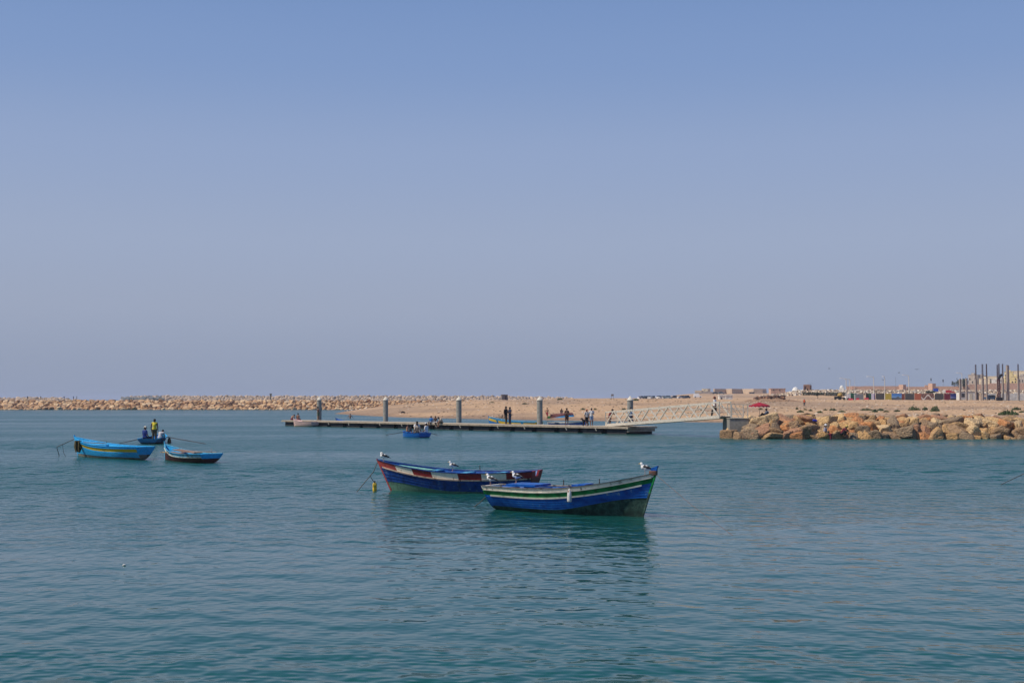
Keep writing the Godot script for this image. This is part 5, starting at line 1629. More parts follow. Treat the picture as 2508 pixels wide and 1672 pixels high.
# ---------------------------------------------------------------- beach things
# a bush: many small upright leaves through the volume of a low mound
func bush(label: String, x: float, d: float, wide: float, tall: float, m: Material, salt: int) -> void:
	var t := thing("beach_shrub", label, "shrub", Vector3(x, ground(x, d) - 0.03, -d), 0.0, "shrubs on the sand")
	rng.seed = salt
	var leaves := G.new()
	for k in int(90 + 60 * wide):
		var a := rng.randf() * TAU
		var r := sqrt(rng.randf())
		var c := Vector3(cos(a) * r * wide * 0.5, 0, sin(a) * r * wide * 0.42)
		c.y = tall * (1.0 - r * r) * rng.randf_range(0.1, 0.95)
		var l := rng.randf_range(0.14, 0.3) * minf(1.0, 0.5 + tall)
		var dir := Vector3(rng.randfn() * 0.5, 1.0, rng.randfn() * 0.5).normalized()
		var side := dir.cross(Vector3(rng.randfn(), 0.2, rng.randfn())).normalized() * l * 0.3
		leaves.tri(c - side, c + dir * l, c + side)
		leaves.tri(c - side, c + side, c - dir * l * 0.4)
	put(leaves, "foliage", m, t)
	var g := G.new()
	for k in 5:
		g.tube(Vector3(rng.randf_range(-0.1, 0.1), 0, rng.randf_range(-0.1, 0.1)) * wide, Vector3(rng.randf_range(-0.35, 0.35) * wide, tall * 0.6, rng.randf_range(-0.3, 0.3) * wide), 0.015, 0.008, 4)
	put(g, "stems", M.dark_wood, t)

func make_beach() -> void:
	var greens := [mat("grey_green_leaf", Color(0.075, 0.095, 0.04), 0.8), mat("dull_green_leaf", Color(0.055, 0.085, 0.03), 0.8), mat("dry_olive_leaf", Color(0.13, 0.12, 0.055), 0.85)]
	for m in greens:
		m.backlight_enabled = true
		m.backlight = Color(0.12, 0.14, 0.05)
	var list := [[64.0, 201.5, 2.0, 0.8, "broad dark shrub, left of the three tallest on the right sand"], [70.0, 214.5, 0.9, 0.8, "narrow upright shrub between the two broad tall ones"], [65.0, 194.5, 1.4, 1.0, "tallest bushy shrub on the sand at the right"],
		[60.6, 216.5, 2.1, 0.4, "long low shrub, farthest of the middle row"], [55.3, 193.0, 0.8, 0.5, "small round shrub near the edge of the boulders"], [61.0, 209.5, 1.1, 0.5, "rounded shrub just right of the long low one"], [57.2, 193.5, 0.9, 0.3, "flat shrub right of the small round one"], [60.4, 198.5, 0.9, 0.35, "low shrub left of the broad dark shrub"],
		[50.1, 192.5, 1.2, 0.3, "flat wide shrub above the angler with the rod"], [53.1, 209.5, 1.25, 0.38, "low spiky shrub behind the flat wide one"], [52.0, 210.0, 0.7, 0.3, "tiny shrub left of the low spiky one"], [54.9, 140.0, 2.2, 0.5, "large spreading shrub nearest the boulders at the right edge"], [78.9, 198.0, 1.4, 0.55, "bushy shrub at the far right, before the site"], [74.5, 185.0, 0.8, 0.3, "small shrub at the right edge of the sand"],
		[44.2, 194.0, 1.1, 0.4, "shrub right of the parasol with upright twigs"], [49.5, 220.0, 0.4, 0.4, "small dark tuft below the orange vested worker"], [49.9, 215.5, 0.6, 0.25, "faint flat tuft below the orange vested worker"], [46.8, 198.5, 0.55, 0.3, "little shrub right of the twiggy one"], [46.2, 190.0, 0.9, 0.35, "dense low shrub above the boulders right of the parasol"], [42.3, 215.5, 0.8, 0.25, "pale tuft just behind the parasol pole"],
		[13.2, 235.5, 0.9, 0.4, "shrub on the beach behind the red capped child"], [15.4, 234.0, 0.7, 0.3, "small tuft left of the gangway on the beach"], [20.4, 231.0, 0.8, 0.32, "small tuft seen beside the rightmost pile"], [2.8, 283.0, 1.2, 0.4, "lone shrub on the sand right of the standing pair"], [-4.9, 311.0, 1.5, 0.3, "flat dry shrub on the sand left of the standing pair"], [15.3, 403.0, 2.0, 0.7, "dark shrub on the crest of the sand"], [32.1, 328.5, 1.7, 0.6, "dark green shrub on the crest right of the rightmost pile"], [32.6, 418.0, 1.1, 0.5, "brown shrub on the crest left of the rightmost pile"], [32.6, 219.0, 0.9, 0.3, "tuft behind the upper end of the gangway"]]
	for k in list.size():
		var b: Array = list[k]
		bush(b[4], b[0], b[1], b[2], b[3] * 0.9, greens[[1, 0, 1, 0, 1, 1, 2, 0, 0, 0, 2, 1, 1, 0, 0, 1, 2, 1, 0, 2, 0, 2, 2, 1, 2, 1, 1, 2, 2][k]], 300 + k)
	# pebbles and scraps over the sand
	var where := []
	rng.seed = 71
	for k in 2600:
		var d := 108.0 * pow(3.6, rng.randf())
		var x := d * rng.randf_range(-0.09, 0.41)
		if inland(x, d) < 2.0:
			continue
		var r := rng.randf_range(0.03, 0.12) * (1.0 + d / 300.0)
		where.append([Transform3D(Basis(Vector3.UP, rng.randf() * TAU).scaled_local(Vector3(r * 1.3, r * 0.6, r)), Vector3(x, ground(x, d), -d)), rng.randi() % 3])
	var holder := Node3D.new()
	holder.name = "pebbles"
	add_child(holder)
	tag(holder, "scattered pebbles and scraps over the sand", "pebbles", "", "stuff")
	scatter("pebble", boulder(900, 1), where, [mat("pale_pebble", Color(0.55, 0.47, 0.38), 0.9), mat("brown_pebble", Color(0.2, 0.14, 0.09), 0.9), mat("dark_scrap", Color(0.09, 0.075, 0.055), 0.9)], holder)

	# parasol
	var pm := mat("red_canvas", Color(0.34, 0.010, 0.03), 0.8, "wear", 1.5)
	var px := 24.23
	var base := ground(px, 124.0)
	var p := thing("red_parasol", "red parasol with white scalloped trim over a sitting man", "parasol", Vector3(px, base, -124.0))
	var g := G.new()
	g.tube(Vector3(0, -0.1, 0), Vector3(0.02, 1.62, 0), 0.025, 0.02, 8)
	put(g, "pole", mat("grey_pole_paint", Color(0.4, 0.37, 0.32), 0.6), p)
	var rim := []
	for k in 16:
		var a := TAU * k / 16.0
		rim.append(Vector3(cos(a) * 1.02, 1.28 + (0.03 if k % 2 == 0 else -0.005), sin(a) * 1.02))
	g = G.new()
	var drop := G.new()
	var trim := G.new()
	for k in 16:
		var n := (k + 1) % 16
		var top := Vector3(0.02, 1.62, 0)
		g.tri(top, rim[k], rim[n])
		var mid: Vector3 = (rim[k] + rim[n]) * 0.5
		for e in [[rim[k], mid, 0.1, 0.19], [mid, rim[n], 0.19, 0.1]]:
			var q0: Vector3 = e[0]
			var q1: Vector3 = e[1]
			var l0: Vector3 = q0 - Vector3(0, e[2], 0) * (1.0 if k % 2 == 0 or true else 0.0)
			var l1: Vector3 = q1 - Vector3(0, e[3], 0)
			drop.quad(q0, q1, l1, l0)
			trim.beam(l0, l1, 0.015, 0.032)
	put(g, "canopy", pm, p)
	put(drop, "valance", pm, p)
	put(trim, "trim", M.white_cotton, p)
	g = G.new()
	g.lathe([Vector2(0.0, 1.72), Vector2(0.03, 1.69), Vector2(0.035, 1.62), Vector2(0.0, 1.61)], 8, Vector3(0.02, 0, 0))
	put(g, "finial", M.white_cotton, p)
	for k in 8:
		g = G.new()
		g.tube(Vector3(0.02, 1.56, 0), rim[k * 2] - Vector3(0, 0.01, 0), 0.008, 0.008, 4)
		put(g, "rib", M.grey_pole_paint, p)
	var stool := thing("plastic_stool", "dark plastic stool in the shade beside the parasol pole", "stool", Vector3(23.75, ground(23.75, 124.6), -124.6))
	g = G.new()
	g.box(Vector3(0, 0.45, 0), Vector3(0.36, 0.05, 0.36))
	put(g, "seat", mat("dark_brown_plastic", Color(0.035, 0.025, 0.022), 0.6), stool)
	for s in [[-1, -1], [1, -1], [1, 1], [-1, 1]]:
		g = G.new()
		g.beam(Vector3(s[0] * 0.14, 0.43, s[1] * 0.14), Vector3(s[0] * 0.19, 0.0, s[1] * 0.19), 0.07, 0.04, Vector3(1, 0, 0))
		put(g, "leg", M.dark_brown_plastic, stool)
	var shadow_sheet := thing("parasol_shadow", "dark sheet painted as the shadow on the ground under the red parasol", "mat", Vector3(24.6, ground(24.6, 124.6) + 0.015, -124.4))  # flat dark sheet that paints the parasol shadow onto the ground
	g = G.new()
	g.box(Vector3(0.2, 0.02, 0), Vector3(3.0, 0.03, 1.7))
	put(g, "dark_sheet", M.black_cotton, shadow_sheet)

	# bicycles leaning together
	var tyre := mat("bicycle_tyre", Color(0.02, 0.02, 0.02), 0.8)
	var steel := mat("dull_steel", Color(0.16, 0.15, 0.15), 0.45)
	for k in 2:
		var bx := -1.85 + 0.5 * k
		var bk := thing("bicycle", ["dark bicycle standing on the beach, left of a leaning pair", "dark bicycle standing on the beach, right of a leaning pair"][k], "bicycle", Vector3(bx, ground(bx, 194.3 + k * 0.4), -194.3 - k * 0.4), 0.35 + 0.3 * k, "bicycles on the beach")
		for s in [-0.5, 0.5]:
			g = G.new()
			var ring := []
			for i in 25:
				ring.append(Vector3(s + cos(TAU * i / 24.0) * 0.33, 0.34 + sin(TAU * i / 24.0) * 0.33, 0))
			g.path(ring, [0.022], 5, false)
			var w := put(g, "wheel", tyre, bk)
			g = G.new()
			for i in 8:
				g.tube(Vector3(s, 0.34, 0), Vector3(s + cos(TAU * i / 8.0) * 0.32, 0.34 + sin(TAU * i / 8.0) * 0.32, 0), 0.004, 0.004, 4)
			put(g, "spokes", steel, w)
		g = G.new()
		for e in [[Vector3(0.5, 0.34, 0), Vector3(0.36, 0.98, 0)], [Vector3(0.38, 0.85, 0), Vector3(-0.15, 0.84, 0)], [Vector3(-0.15, 0.84, 0), Vector3(-0.05, 0.32, 0)], [Vector3(0.4, 0.78, 0), Vector3(-0.05, 0.32, 0)], [Vector3(-0.05, 0.32, 0), Vector3(-0.5, 0.34, 0)], [Vector3(-0.5, 0.34, 0), Vector3(-0.15, 0.82, 0)], [Vector3(-0.15, 0.8, 0), Vector3(-0.18, 0.95, 0)]]:
			g.tube(e[0], e[1], 0.018, 0.018, 5)
		put(g, "frame", M.dark_wood, bk)
		g = G.new()
		g.box(Vector3(-0.2, 0.97, 0), Vector3(0.25, 0.05, 0.13))
		put(g, "saddle", tyre, bk)
		g = G.new()
		g.tube(Vector3(0.34, 1.0, -0.28), Vector3(0.34, 1.0, 0.28), 0.014, 0.014, 5)
		put(g, "handlebar", steel, bk)
	var pail := thing("green_crate", "green plastic crate on the sand beside the overturned boat", "crate", Vector3(5.65, ground(5.65, 196.0), -196.0))
	g = G.new()
	for s in [[0, -0.16, 0.5, 0.03], [0, 0.16, 0.5, 0.03], [-0.24, 0, 0.03, 0.32], [0.24, 0, 0.03, 0.32]]:
		g.box(Vector3(s[0], 0.18, s[1]), Vector3(s[2], 0.36, s[3]))
	put(g, "walls", mat("green_plastic", Color(0.05, 0.19, 0.05), 0.6), pail)
	g = G.new()
	g.box(Vector3(0, 0.015, 0), Vector3(0.5, 0.03, 0.32))
	put(g, "base", M.green_plastic, pail)
	var bun := thing("dark_bundle", "dark bundle of rags lying on the spit behind the second pile", "bundle", Vector3(-21.1, ground(-21.1, 244.5), -244.5))
	put_mesh(bun, "rags", blob([[Vector3(-0.3, 0.1, 0), Vector3(0.2, 0.16, 0), 0.12, 0.16], [Vector3(0.2, 0.12, 0.1), Vector3(0.45, 0.08, 0), 0.12, 0.08], [Vector3(-0.1, 0.22, 0), Vector3(0.0, 0.26, 0), 0.1, 0.08]], 0.05, 0.06), M.black_cotton)
	var hut := thing("grey_kiosk", "small grey box hut on the crest of the sand", "hut", Vector3(-2.2, ground(-2.2, 360.0), -360.0), 0.25)
	g = G.new()
	g.box(Vector3(0, 0.75, 0), Vector3(1.75, 1.5, 1.3))
	put(g, "wall", mat("grey_corrugated_sheet", Color(0.21, 0.19, 0.185), 0.7, "wear", 0.8), hut)
	g = G.new()
	g.box(Vector3(0, 1.53, 0), Vector3(1.95, 0.07, 1.5))
	put(g, "roof", M.grey_corrugated_sheet, hut)
	g = G.new()
	g.box(Vector3(0.3, 0.65, 0.66), Vector3(0.55, 1.2, 0.03))
	put(g, "door", M.dark_wood, hut)
	var sign := thing("beach_sign", "small grey sign on two posts on the crest left of the rightmost pile", "sign", Vector3(30.15, ground(30.15, 380.0), -380.0))
	for s in [-0.25, 0.25]:
		g = G.new()
		g.tube(Vector3(s, -0.2, 0), Vector3(s, 1.7, 0), 0.04)
		put(g, "post", M.dark_wood, sign)
	g = G.new()
	g.box(Vector3(0, 1.4, 0.05), Vector3(0.8, 0.6, 0.05))
	put(g, "board", M.grey_corrugated_sheet, sign)
	var bea := thing("beacon_post", "dark beacon post with a box on top standing on the breakwater", "beacon", Vector3(-73.97, 2.6, -388.0))
	g = G.new()
	g.box(Vector3(0, 0.9, 0), Vector3(0.28, 2.0, 0.28))
	put(g, "post", mat("beacon_grey_paint", Color(0.12, 0.12, 0.10), 0.7), bea)
	g = G.new()
	g.box(Vector3(0, 2.05, 0), Vector3(0.62, 0.45, 0.62))
	put(g, "lantern_box", M.beacon_grey_paint, bea)
	var bag := thing("blue_bag", "blue plastic bag lying among the boulders above the anglers", "bag", Vector3(24.55, 1.42, -102.7))
	put_mesh(bag, "sack", blob([[Vector3(-0.1, 0.05, 0), Vector3(0.12, 0.02, 0), 0.09, 0.1], [Vector3(-0.05, 0.1, 0), Vector3(0.02, 0.12, 0.04), 0.05, 0.04]], 0.03, 0.04), mat("blue_plastic_bag", Color(0.008, 0.02, 0.28), 0.4))
	var foam := thing("floating_scrap", "small white scrap floating on the open water at the lower left", "litter", Vector3(-7.46, 0.0, -24.5))
	put_mesh(foam, "foam", blob([[Vector3(-0.02, 0.01, 0), Vector3(0.02, 0.012, 0), 0.018, 0.014], [Vector3(0.0, 0.02, 0.008), Vector3(0.01, 0.026, 0), 0.012, 0.008]], 0.008, 0.01), M.white_plastic)
	rope("far_mooring_rope", "knotted mooring rope dipping into the water at the right edge", [Vector3(22.0, 0.9, -52.0), Vector3(20.4, 0.36, -50.0), Vector3(18.96, 0.07, -48.5), Vector3(18.1, -0.04, -47.3)], 0.014, M.old_rope)
	say("beach")


func put_mesh(parent: Node3D, called: String, mesh: Mesh, m: Material) -> void:
	inst(mesh, called, m, parent)


# ---------------------------------------------------------------- the far shore at the right
# Tables below give bearings: metres to the right, and metres above the eye, per metre of distance; times the distance they are metres.
# a plain block of building with a parapet and windows: [x, y, width, height] on its front, metres from its lower left corner
func block(called: String, label: String, category: String, x0: float, x1: float, y0: float, y1: float, d: float, deep: float, m: Material, windows: Array, glass: Material, turn := 0.0) -> Node3D:
	var t := thing(called, label, category, Vector3((x0 + x1) * 0.5, y0, -d), turn)
	var w := x1 - x0
	var h := y1 - y0
	var g := G.new()
	g.box(Vector3(0, h * 0.5 - 1.0, -deep * 0.5), Vector3(w, h + 2.0, deep))
	put(g, "wall", m, t)
	g = G.new()
	g.box(Vector3(0, h + 0.12, -deep * 0.5), Vector3(w + 0.3, 0.26, deep + 0.3))
	put(g, "parapet", m, t)
	for k in windows:
		g = G.new()
		g.box(Vector3(k[0] + k[2] * 0.5 - w * 0.5, k[1] + k[3] * 0.5, 0.02), Vector3(k[2], k[3], 0.12))
		var o := put(g, "window", glass, t)
		g = G.new()
		g.box(Vector3(k[0] + k[2] * 0.5 - w * 0.5, k[1] - 0.08, 0.12), Vector3(k[2] + 0.2, 0.12, 0.3))
		put(g, "sill", m, o)
	return t

func car(label: String, x: float, d: float, turn: float, m: Material, van := false) -> void:
	var t := thing("parked_van" if van else "parked_car", label, "van" if van else "car", Vector3(x, ground(x, d), -d), turn, "cars parked on the far shore")
	var g := G.new()
	var glass: Material = M.car_glass
	g.hexa([Vector3(-2.1, 0.3, 0.8), Vector3(2.1, 0.3, 0.8), Vector3(2.1, 0.3, -0.8), Vector3(-2.1, 0.3, -0.8), Vector3(-2.05, 0.85, 0.76), Vector3(2.0, 0.8, 0.76), Vector3(2.0, 0.8, -0.76), Vector3(-2.05, 0.85, -0.76)])
	put(g, "body", m, t)
	var h := 2.1 if van else 1.42
	g = G.new()
	g.hexa([Vector3(-2.0 if van else -1.7, 0.84, 0.74), Vector3(1.0, 0.82, 0.74), Vector3(1.0, 0.82, -0.74), Vector3(-2.0 if van else -1.7, 0.84, -0.74), Vector3(-1.95 if van else -1.1, h, 0.6), Vector3(0.4, h, 0.6), Vector3(0.4, h, -0.6), Vector3(-1.95 if van else -1.1, h, -0.6)])
	put(g, "cabin", m if van else glass, t)
	if not van:
		g = G.new()
		g.box(Vector3(-0.35, h + 0.02, 0), Vector3(1.5, 0.05, 1.2))
		put(g, "roof", m, t)
	for sx in [-1.3, 1.3]:
		for sz in [-0.78, 0.78]:
			g = G.new()
			g.lathe([Vector2(0.0, -0.1), Vector2(0.3, -0.1), Vector2(0.3, 0.1), Vector2(0.0, 0.1)], 12, Vector3(sx, 0.3, sz), Basis(Vector3.RIGHT, PI / 2))
			put(g, "wheel", M.bicycle_tyre, t)

func print_tex(w: int, h: int, f: Callable) -> ImageTexture:
	var im := Image.create(w, h, false, Image.FORMAT_RGB8)
	for y in h:
		for x in w:
			im.set_pixel(x, y, f.call(float(x) / w, float(y) / h))
	return ImageTexture.create_from_image(im)

# one framed panel of the building site's hoarding; the print is a flat sheet on its face
func hoarding(label: String, x0: float, x1: float, m: Material, d := 362.0, tall := 1.95) -> void:
	var x := (x0 + x1) * 0.5
	var t := thing("hoarding_panel", label, "hoarding", Vector3(x, 2.82, -d), 0.0, "hoarding panels round the building site")
	var st := SurfaceTool.new()
	st.begin(Mesh.PRIMITIVE_TRIANGLES)
	var w := (x1 - x0) * 0.5
	var c := [Vector3(-w, 0, 0.04), Vector3(-w, tall, 0.04), Vector3(w, tall, 0.04), Vector3(w, 0, 0.04)]
	var uv := [Vector2(0, 1), Vector2(0, 0), Vector2(1, 0), Vector2(1, 1)]
	for k in [0, 1, 2, 0, 2, 3]:
		st.set_uv(uv[k])
		st.add_vertex(c[k])
	st.generate_normals()
	inst(st.commit(), "print", m, t)
	var g := G.new()
	g.box(Vector3(0, tall * 0.5, 0), Vector3(w * 2.0, tall, 0.06))
	put(g, "board", M.grey_corrugated_sheet, t)
	for s in [-w + 0.05, w - 0.05]:
		g = G.new()
		g.tube(Vector3(s, -0.2, -0.08), Vector3(s, tall + 0.08, -0.08), 0.04)
		put(g, "post", M.dull_steel, t)

func lamp_post(label: String, x: float, top: float, d: float, reach: float) -> void:
	var base := ground(x, d)
	var t := thing("street_lamp", label, "street lamp", Vector3(x, base, -d), 0.0, "street lamps along the far road")
	var g := G.new()
	g.tube(Vector3(0, -0.2, 0), Vector3(0, top - base, 0), 0.13, 0.09, 8)
	put(g, "pole", M.lamp_paint, t)
	if absf(reach) > 0.05:
		g = G.new()
		g.path([Vector3(0, top - base - 0.1, 0), Vector3(reach * 0.5, top - base + 0.1, 0), Vector3(reach, top - base + 0.15, 0)], [0.075, 0.065, 0.06], 6)
		put(g, "arm", M.lamp_paint, t)
		g = G.new()
		g.hexa([Vector3(reach - 0.55, top - base + 0.04, 0.18), Vector3(reach + 0.15, top - base + 0.08, 0.12), Vector3(reach + 0.15, top - base + 0.08, -0.12), Vector3(reach - 0.55, top - base + 0.04, -0.18), Vector3(reach - 0.48, top - base + 0.27, 0.13), Vector3(reach + 0.15, top - base + 0.26, 0.09), Vector3(reach + 0.15, top - base + 0.26, -0.09), Vector3(reach - 0.48, top - base + 0.27, -0.13)])
		put(g, "lamp_head", M.white_cotton, t)

func tree(called: String, label: String, at: Vector3, wide: float, tall: float, m: Material, salt: int) -> void:
	var t := thing(called, label, "tree", at)
	rng.seed = salt
	var g := G.new()
	g.path([Vector3(0, -0.3, 0), Vector3(0.05, tall * 0.35, 0), Vector3(0, tall * 0.7, 0)], [0.05 * tall, 0.035 * tall, 0.012 * tall], 7)
	for k in 5:
		var a := TAU * k / 5.0
		g.path([Vector3(0, tall * 0.35, 0), Vector3(cos(a) * wide * 0.2, tall * 0.6, sin(a) * wide * 0.2), Vector3(cos(a) * wide * 0.38, tall * 0.75, sin(a) * wide * 0.38)], [0.02 * tall, 0.012 * tall, 0.005 * tall], 5)
	put(g, "trunk", M.dark_wood, t)
	g = G.new()
	var hubs := []
	for k in 16:
		hubs.append(Vector3(rng.randfn() * 0.2 * wide, tall * rng.randf_range(0.42, 0.88), rng.randfn() * 0.2 * wide))
	for k in 1300:
		var h: Vector3 = hubs[k % 16]
		var c := h + Vector3(rng.randfn(), rng.randfn() * 0.8, rng.randfn()) * wide * 0.095
		var l := wide * rng.randf_range(0.03, 0.06)
		var u := Vector3(rng.randfn(), rng.randfn(), rng.randfn()).normalized() * l
		var v := u.cross(Vector3(rng.randfn(), rng.randfn(), rng.randfn())).normalized() * l * 0.7
		g.tri(c - u, c + v, c + u)
		g.tri(c - u, c - v, c + u)
	put(g, "crown", m, t)


func make_far_shore() -> void:
	mat("car_glass", Color(0.02, 0.025, 0.03), 0.15)
	mat("lamp_paint", Color(0.55, 0.52, 0.46), 0.6)
	var hole := mat("dark_window", Color(0.035, 0.035, 0.04), 0.3)
	var buff := mat("buff_render", Color(0.56, 0.42, 0.30), 0.9, "concrete", 0.15)
	var cream := mat("cream_render", Color(0.72, 0.61, 0.44), 0.9, "concrete", 0.15)
	var salmon := mat("salmon_rammed_earth", Color(0.62, 0.40, 0.29), 0.95, "concrete", 0.12)
	var yellow := mat("pale_yellow_render", Color(0.76, 0.62, 0.32), 0.9, "concrete", 0.15)
	var grey := mat("grey_render", Color(0.46, 0.40, 0.34), 0.9, "concrete", 0.15)
	var white := mat("whitewash", Color(0.74, 0.72, 0.67), 0.9, "concrete", 0.2)
	var brick := mat("ruin_brick", Color(0.29, 0.17, 0.12), 0.95, "rock", 0.3)
	var g: G
	# fort: bastions that turn now one face, now the other to us
	var fort := thing("fort_wall", "long low buff fort with angled bastions on the skyline", "fort", Vector3(153.56, 6.41, -905.0))
	var plan := [[143.05, 893.0], [152.97, 905.0], [155.60, 895.0], [164.94, 907.0], [171.07, 896.0], [177.50, 897.0], [182.75, 909.0]]
	for k in plan.size() - 1:
		g = G.new()
		var a := Vector3(plan[k][0], 0, -plan[k][1]) - Vector3(fort.position.x, 0, fort.position.z)
		var b := Vector3(plan[k + 1][0], 0, -plan[k + 1][1]) - Vector3(fort.position.x, 0, fort.position.z)
		var h := 4.0
		g.hexa([a + Vector3(-0.3, -2, 0.5), b + Vector3(0.3, -2, 0.5), b + Vector3(0, -2, -6), a + Vector3(0, -2, -6), a + Vector3(0, h, 0), b + Vector3(0, h, 0), b + Vector3(0, h, -6), a + Vector3(0, h, -6)])
		put(g, "bastion_face", buff, fort)
	for k in 3:
		g = G.new()
		g.box(Vector3(157.06 + k * 1.2 - fort.position.x, 2.4, 3.2), Vector3(0.5, 0.8, 0.4))
		put(g, "embrasure", hole, fort)
	g = G.new()
	g.box(Vector3(169.61 - fort.position.x, 0.9, 10.0), Vector3(3.6, 1.6, 0.5))
	put(g, "gate", hole, fort)
	block("fort_gatehouse", "cream two storey house at the left end of the fort", "house", 133.50, 137.81, 6.36, 10.15, 890.0, 9.0, cream, [[0.2, 1.5, 0.7, 0.9], [3.3, 1.5, 0.7, 0.9], [1.9, 2.6, 0.5, 0.7]], hole, -0.35)
	block("low_house", "low cream house left of the fort gatehouse", "house", 127.90, 132.46, 6.05, 8.91, 885.0, 7.0, cream, [[0.9, 1.0, 0.7, 0.8]], hole, -0.3)
	g = G.new()
	var dark_wall := thing("boundary_wall", "low dark boundary wall in front of the fort gatehouse", "wall", Vector3(128.87, ground(128.87, 850.0), -850.0))
	g.box(Vector3(0, 0.5, 0), Vector3(134.90 - 122.84, 1.6, 0.4))
	put(g, "wall", grey, dark_wall)
	# parked cars
	var dark_car := mat("dark_car_paint", Color(0.05, 0.055, 0.07), 0.35)
	var white_car := mat("white_car_paint", Color(0.72, 0.72, 0.72), 0.35)
	var teal_car := mat("blue_grey_car_paint", Color(0.16, 0.22, 0.27), 0.35)
	var cars := [[0.10258, 610, white_car, "white"], [0.10613, 600, dark_car, "dark"], [0.10903, 596, white_car, "white"], [0.11161, 604, dark_car, "dark"], [0.11581, 598, white_car, "white"], [0.11935, 606, white_car, "white"], [0.12290, 594, teal_car, "blue grey"], [0.12806, 602, dark_car, "dark"], [0.13387, 600, white_car, "white"], [0.13774, 598, dark_car, "dark"]]
	var ord := ["first", "second", "third", "fourth", "fifth", "sixth", "seventh", "eighth", "ninth", "tenth"]
	for k in cars.size():
		car("%s car, %s from the left in the row parked on the skyline" % [cars[k][3], ord[k]], cars[k][0] * cars[k][1], cars[k][1], 0.5 + 0.37 * k, cars[k][2])
	car("white van parked below the fort's left end", 93.94, 640.0, 0.0, white_car, true)
	car("dark car parked below the fort wall, left of two", 134.94, 840.0, 0.2, dark_car)
	car("dark car parked below the fort wall, right of two", 139.01, 840.0, 0.1, teal_car)
	block("whitewashed_hut", "small whitewashed hut with a dark door on the sand", "hut", 68.83, 70.72, 3.06, 4.32, 420.0, 2.5, white, [[0.5, 0.05, 0.42, 0.55]], hole)
	block("whitewashed_wall", "blank whitewashed wall right of the small hut", "wall", 70.69, 72.99, 2.93, 4.32, 419.0, 0.5, white, [], hole)
	# mound of earth with a ruined wall on it
	var heap := thing("earth_mound", "brown mound of dumped earth behind the red parasol", "mound", Vector3(65.24, ground(65.24, 318.0) - 0.3, -318.0))
	var st := SurfaceTool.new()
	st.begin(Mesh.PRIMITIVE_TRIANGLES)
	st.set_smooth_group(0)
	var nx := 60
	var nz := 14
	for i in nx:
		for k in nz:
			var u := i / (nx - 1.0) * 2.0 - 1.0
			var w := k / (nz - 1.0) * 2.0 - 1.0
			var y := maxf(0.0, 1.0 - u * u) * maxf(0.0, 1.0 - w * w) * (0.75 + 0.9 * absf(dune.get_noise_2d(u * 200.0, w * 60.0 + 500.0))) * 1.15
			st.add_vertex(Vector3(u * 9.5, y - 0.05, w * 4.0))
	for i in nx - 1:
		for k in nz - 1:
			var a := i * nz + k
			for q in [a, a + nz, a + nz + 1, a, a + nz + 1, a + 1]:
				st.add_index(q)
	st.generate_normals()
	inst(st.commit(), "earth", mat("brown_earth", Color(0.32, 0.215, 0.145), 0.95, "rock", 0.3), heap)
	var ruin := thing("ruined_wall", "dark brown ruined wall along the top of the earth mound", "ruin", Vector3(67.17, ground(67.17, 330.0), -330.0))
	rng.seed = 19
	for k in 26:
		inst(boulder(400 + k % 6, 1), "stone", [brick, mat("dark_brown_stone", Color(0.11, 0.07, 0.055), 0.95, "rock", 0.5)][k % 2], ruin, Transform3D(Basis(Vector3.UP, rng.randf() * TAU).scaled_local(Vector3(0.55, 0.42, 0.5)), Vector3(-3.8 + k * 0.3, 0.9 + 0.012 * k + rng.randf_range(-0.12, 0.12), rng.randf_range(-0.3, 0.3))))
	g = G.new()
	g.box(Vector3(0.2, 0.4, -0.3), Vector3(8.0, 1.1, 0.6))
	put(g, "footing", M.dark_brown_stone, ruin)
	# tombs, tower, cemetery
	var dome := thing("domed_tomb", "white domed tomb on the skyline left of the ruined tower", "tomb", Vector3(138.90, 7.40 - 0.5, -620.0))
	g = G.new()
	g.lathe([Vector2(1.75, 0.0), Vector2(1.7, 0.5), Vector2(1.6, 0.55), Vector2(1.5, 1.0), Vector2(1.2, 1.55), Vector2(0.7, 1.95), Vector2(0.15, 2.15), Vector2(0.0, 2.3)], 24)
	put(g, "dome", white, dome)
	g = G.new()
	g.box(Vector3(0, -0.4, 0), Vector3(3.8, 1.0, 3.8))
	put(g, "base", white, dome)
	var tower := thing("ruined_tower", "hollow reddish ruined tower on the skyline above the cemetery", "tower", Vector3(151.81, 7.60 - 0.5, -650.0), -0.5)
	for e in [[-1.45, 0.0, 0.5, 3.4, 1.2], [1.35, 0.0, 0.5, 3.4, 1.0], [0.0, 0.0, 2.4, 0.4, 1.0], [0.0, 2.7, 2.6, 0.8, 1.1], [-0.1, 0.3, 0.4, 2.6, 0.9]]:
		g = G.new()
		g.box(Vector3(e[0], e[1] + e[3] * 0.5, 1.2), Vector3(e[2], e[3], 0.5))
		put(g, "front_wall", brick, tower)
	for s in [-1.5, 1.5]:
		g = G.new()
		g.box(Vector3(s, 1.6, -0.3), Vector3(0.45, 3.2 + s * 0.1, 2.6))
		put(g, "side_wall", brick, tower)
	g = G.new()
	g.box(Vector3(0, 1.4, -1.5), Vector3(3.2, 2.8, 0.4))
	put(g, "back_wall", brick, tower)
	block("flat_roofed_hall", "long flat white roofed hall on the skyline left of the dome", "building", 130.89, 138.32, 7.33, 8.30, 640.0, 5.0, salmon, [[1.2, 0.2, 0.6, 0.5], [4.2, 0.2, 0.6, 0.5]], hole)
	var mara := thing("white_shrine", "white cube shrine with a dome in front of the city wall", "shrine", Vector3(142.05, ground(142.05, 545.0) - 0.3, -545.0), -0.3)
	g = G.new()
	g.box(Vector3(0, 1.2, 0), Vector3(2.0, 2.6, 2.0))
	put(g, "wall", white, mara)
	g = G.new()
